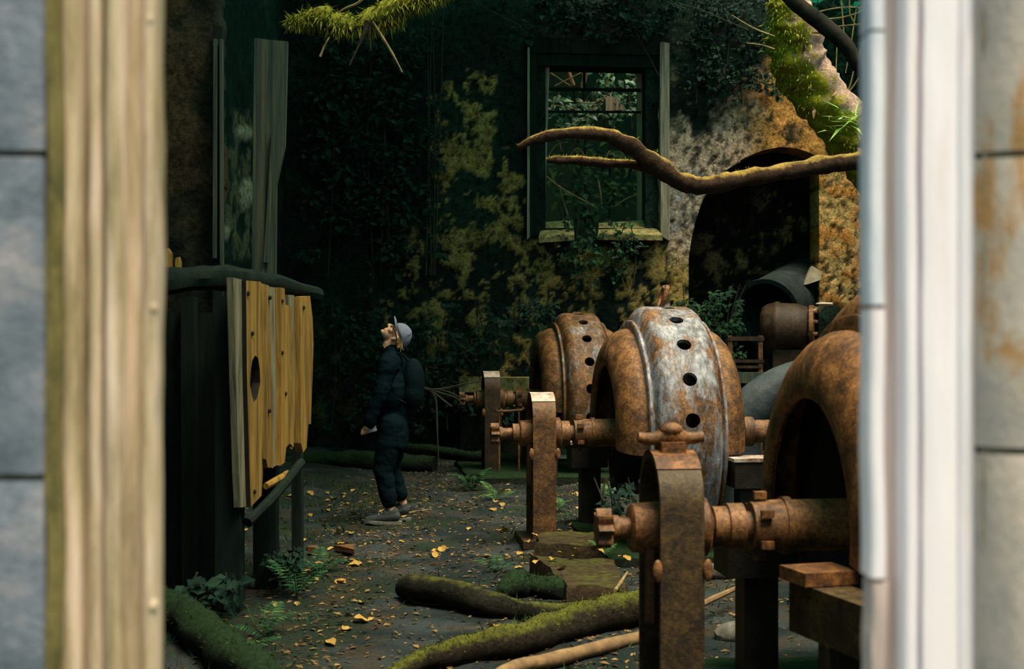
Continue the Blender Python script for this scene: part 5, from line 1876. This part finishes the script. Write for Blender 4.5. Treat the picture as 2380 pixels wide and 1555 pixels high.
LD = [leaf_data(k) for k in range(4)]
spots = [(768, 1500), (690, 1405), (785, 1357), (955, 1382), (1010, 1300), (822, 1320), (972, 1298), (640, 1405), (455, 1378), (520, 1400), (1110, 1175), (1150, 1185), (1290, 1183), (1188, 1220), (1090, 1232),
         (760, 1152), (720, 1158), (800, 1155), (850, 1150), (1010, 1285), (1395, 1330), (1340, 1325), (1445, 1345), (1310, 1260), (1355, 1250), (512, 1282), (800, 1150), (940, 1205)]
for k in range(112):
    spots.append((rnd.choice([rnd.gauss(740, 60), rnd.gauss(1180, 90), rnd.uniform(700, 1250), rnd.uniform(1250, 1470)]), 1140 + abs(rnd.gauss(0, 150))))
cnt = 0
for x, y in spots:
    if y > 1545: continue
    p = fl(x, y)
    p.z = floor_height(p.x, p.y) + 0.004
    if 1220 < x < 1470 and 1290 < y < 1380: p.z = 0.14
    o = bpy.data.objects.new('fallen_leaf', rnd.choice(LD)); COL.objects.link(o)
    o.location = p; s = rnd.uniform(0.045, 0.09); o.scale = (s, s, s)
    o.rotation_euler = (rnd.uniform(-0.3, 0.5), rnd.uniform(-0.3, 0.3), rnd.uniform(0, 6.28))
    if y > 1440: w = 'yellowed fallen leaf on the floor near the bottom edge'
    elif x < 640: w = 'pale fallen leaf among the weeds at the timber posts'
    elif x < 860: w = 'yellowed fallen leaf on the path right of the timber posts' if y > 1200 else 'pale fallen leaf on the ground behind the hanging planks'
    elif x > 1230: w = 'yellowed fallen leaf on the ground around the concrete blocks'
    elif y < 1260: w = 'yellowed fallen leaf right of the shoe of the person'
    else: w = 'yellowed fallen leaf on the open dark soil above the logs'
    tag(o, w, 'leaf', w.replace('leaf', 'leaves', 1))
    cnt += 1
mb = MB()
for k in range(10500):
    x = rnd.choice([rnd.uniform(-1.6, 2.2), rnd.gauss(-1.0, 0.35), rnd.gauss(0.5, 0.6), rnd.uniform(-2.8, 4.5)]); y = rnd.uniform(5.5, 17.5)
    if x < -1.8 and 8.9 < y < 9.6: continue
    p = Vector((x, y, floor_height(x, y) + 0.004))
    a = rnd.uniform(0, 6.28)
    s = rnd.uniform(0.015, 0.06)
    mb.leaf(p, Vector((math.cos(a), math.sin(a), rnd.uniform(-0.1, 0.4))), Vector((rnd.uniform(-.4, .4), rnd.uniform(-.4, .4), 1)), s, s * rnd.uniform(0.25, 0.6), 0.15, 0.1)
lt = mb.build('leaf_litter', M['litter'], None, smooth=False)
tag(lt, 'brown leaf litter and twig scraps over the dark floor', 'leaf litter', kind='stuff')
mb = MB()
for k in range(1600):
    x = rnd.choice([rnd.gauss(-1.5, 0.3), rnd.gauss(0.7, 0.5), rnd.uniform(-2.8, -1.2)]); y = rnd.uniform(6.0, 15)
    if x < -1.75 and 8.8 < y < 9.7: continue
    p = Vector((x, y, floor_height(x, y) - 0.01))
    mb.blade(p, Vector((rnd.uniform(-.7, .7), rnd.uniform(-.7, .7), 1)), rnd.uniform(0.04, 0.12), 0.010)
tag(mb.build('grass', M['leaf_green'], None, smooth=False), 'sparse short grass and weeds on the path edges', 'grass', kind='stuff')
for x, y, s, lab in ((1675, 1340, 0.09, 'grey stone behind the nearest bearing stand'), (1680, 1150, 0.16, 'leaf-covered pale stone between the generators'), (1715, 1490, 0.10, 'crumpled pale stone right of the nearest bearing stand')):
    p = fl(x, y, 0.0); mb = MB(); mb.ball((p.x, p.y, s * 0.35), (s * 1.3, s, s * 0.7), 14, 9)
    mb.v = [v + Vector((1, 1, 1)) * 0.12 * s * fbm(v.x * 9, v.y * 9, v.z * 9, 3) for v in mb.v]
    tag(mb.build('stone', M['grey_stone'], None), lab, 'stone')

# ------------------------------------------------------------------ unseen leaf canopy, added to shade the ruin
cr = random.Random(21)
mb = MB()
for k in range(12500):
    x = cr.uniform(-13, 13); y = cr.uniform(3.2, 31); z = cr.uniform(7.2, 11.0)
    # gaps shaped so that daylight lands on chosen places
    h = z - 1.0
    gx, gy = x - h * 0.21, y + h * 0.25            # where the daylight through this spot lands
    wob = 0.25 * fbm(x * 0.5, y * 0.5, 0.5, 3)
    g = min(math.hypot((gx - 1.4) / 2.1, (gy - 11.0) / 5.6), math.hypot((gx - 0.4) / 2.0, (gy - 7.4) / 2.6), math.hypot((gx - 3.2) / 2.5, (gy - 16.8) / 3.4),
            math.hypot((gx - 1.2) / 1.8, (gy - 20.5) / 1.3), math.hypot((gx + 1.2) / 1.2, (gy - 8.7) / 1.7), math.hypot((gx - 2.2) / 1.6, (gy - 5.6) / 2.0),
            math.hypot((gx + 0.9) / 0.9, (gy - 11.6) / 1.2)) + wob
    if g < 1.0 and cr.random() < 0.97: continue
    s = cr.uniform(0.5, 1.1)
    a = cr.uniform(0, 6.28)
    mb.leaf(Vector((x, y, z)), Vector((math.cos(a), math.sin(a), cr.uniform(-0.5, 0.3))), Vector((cr.uniform(-.5, .5), cr.uniform(-.5, .5), 1)), s, s * 0.7, 0.1, 0.2)
cn = mb.build('shade_canopy', M['canopy'], None, smooth=False)
tag(cn, 'dense dark tree canopy closing over the ruin', 'canopy', kind='stuff')

for o in list(bpy.data.objects):
    if '_off' in o:
        del o['_off']
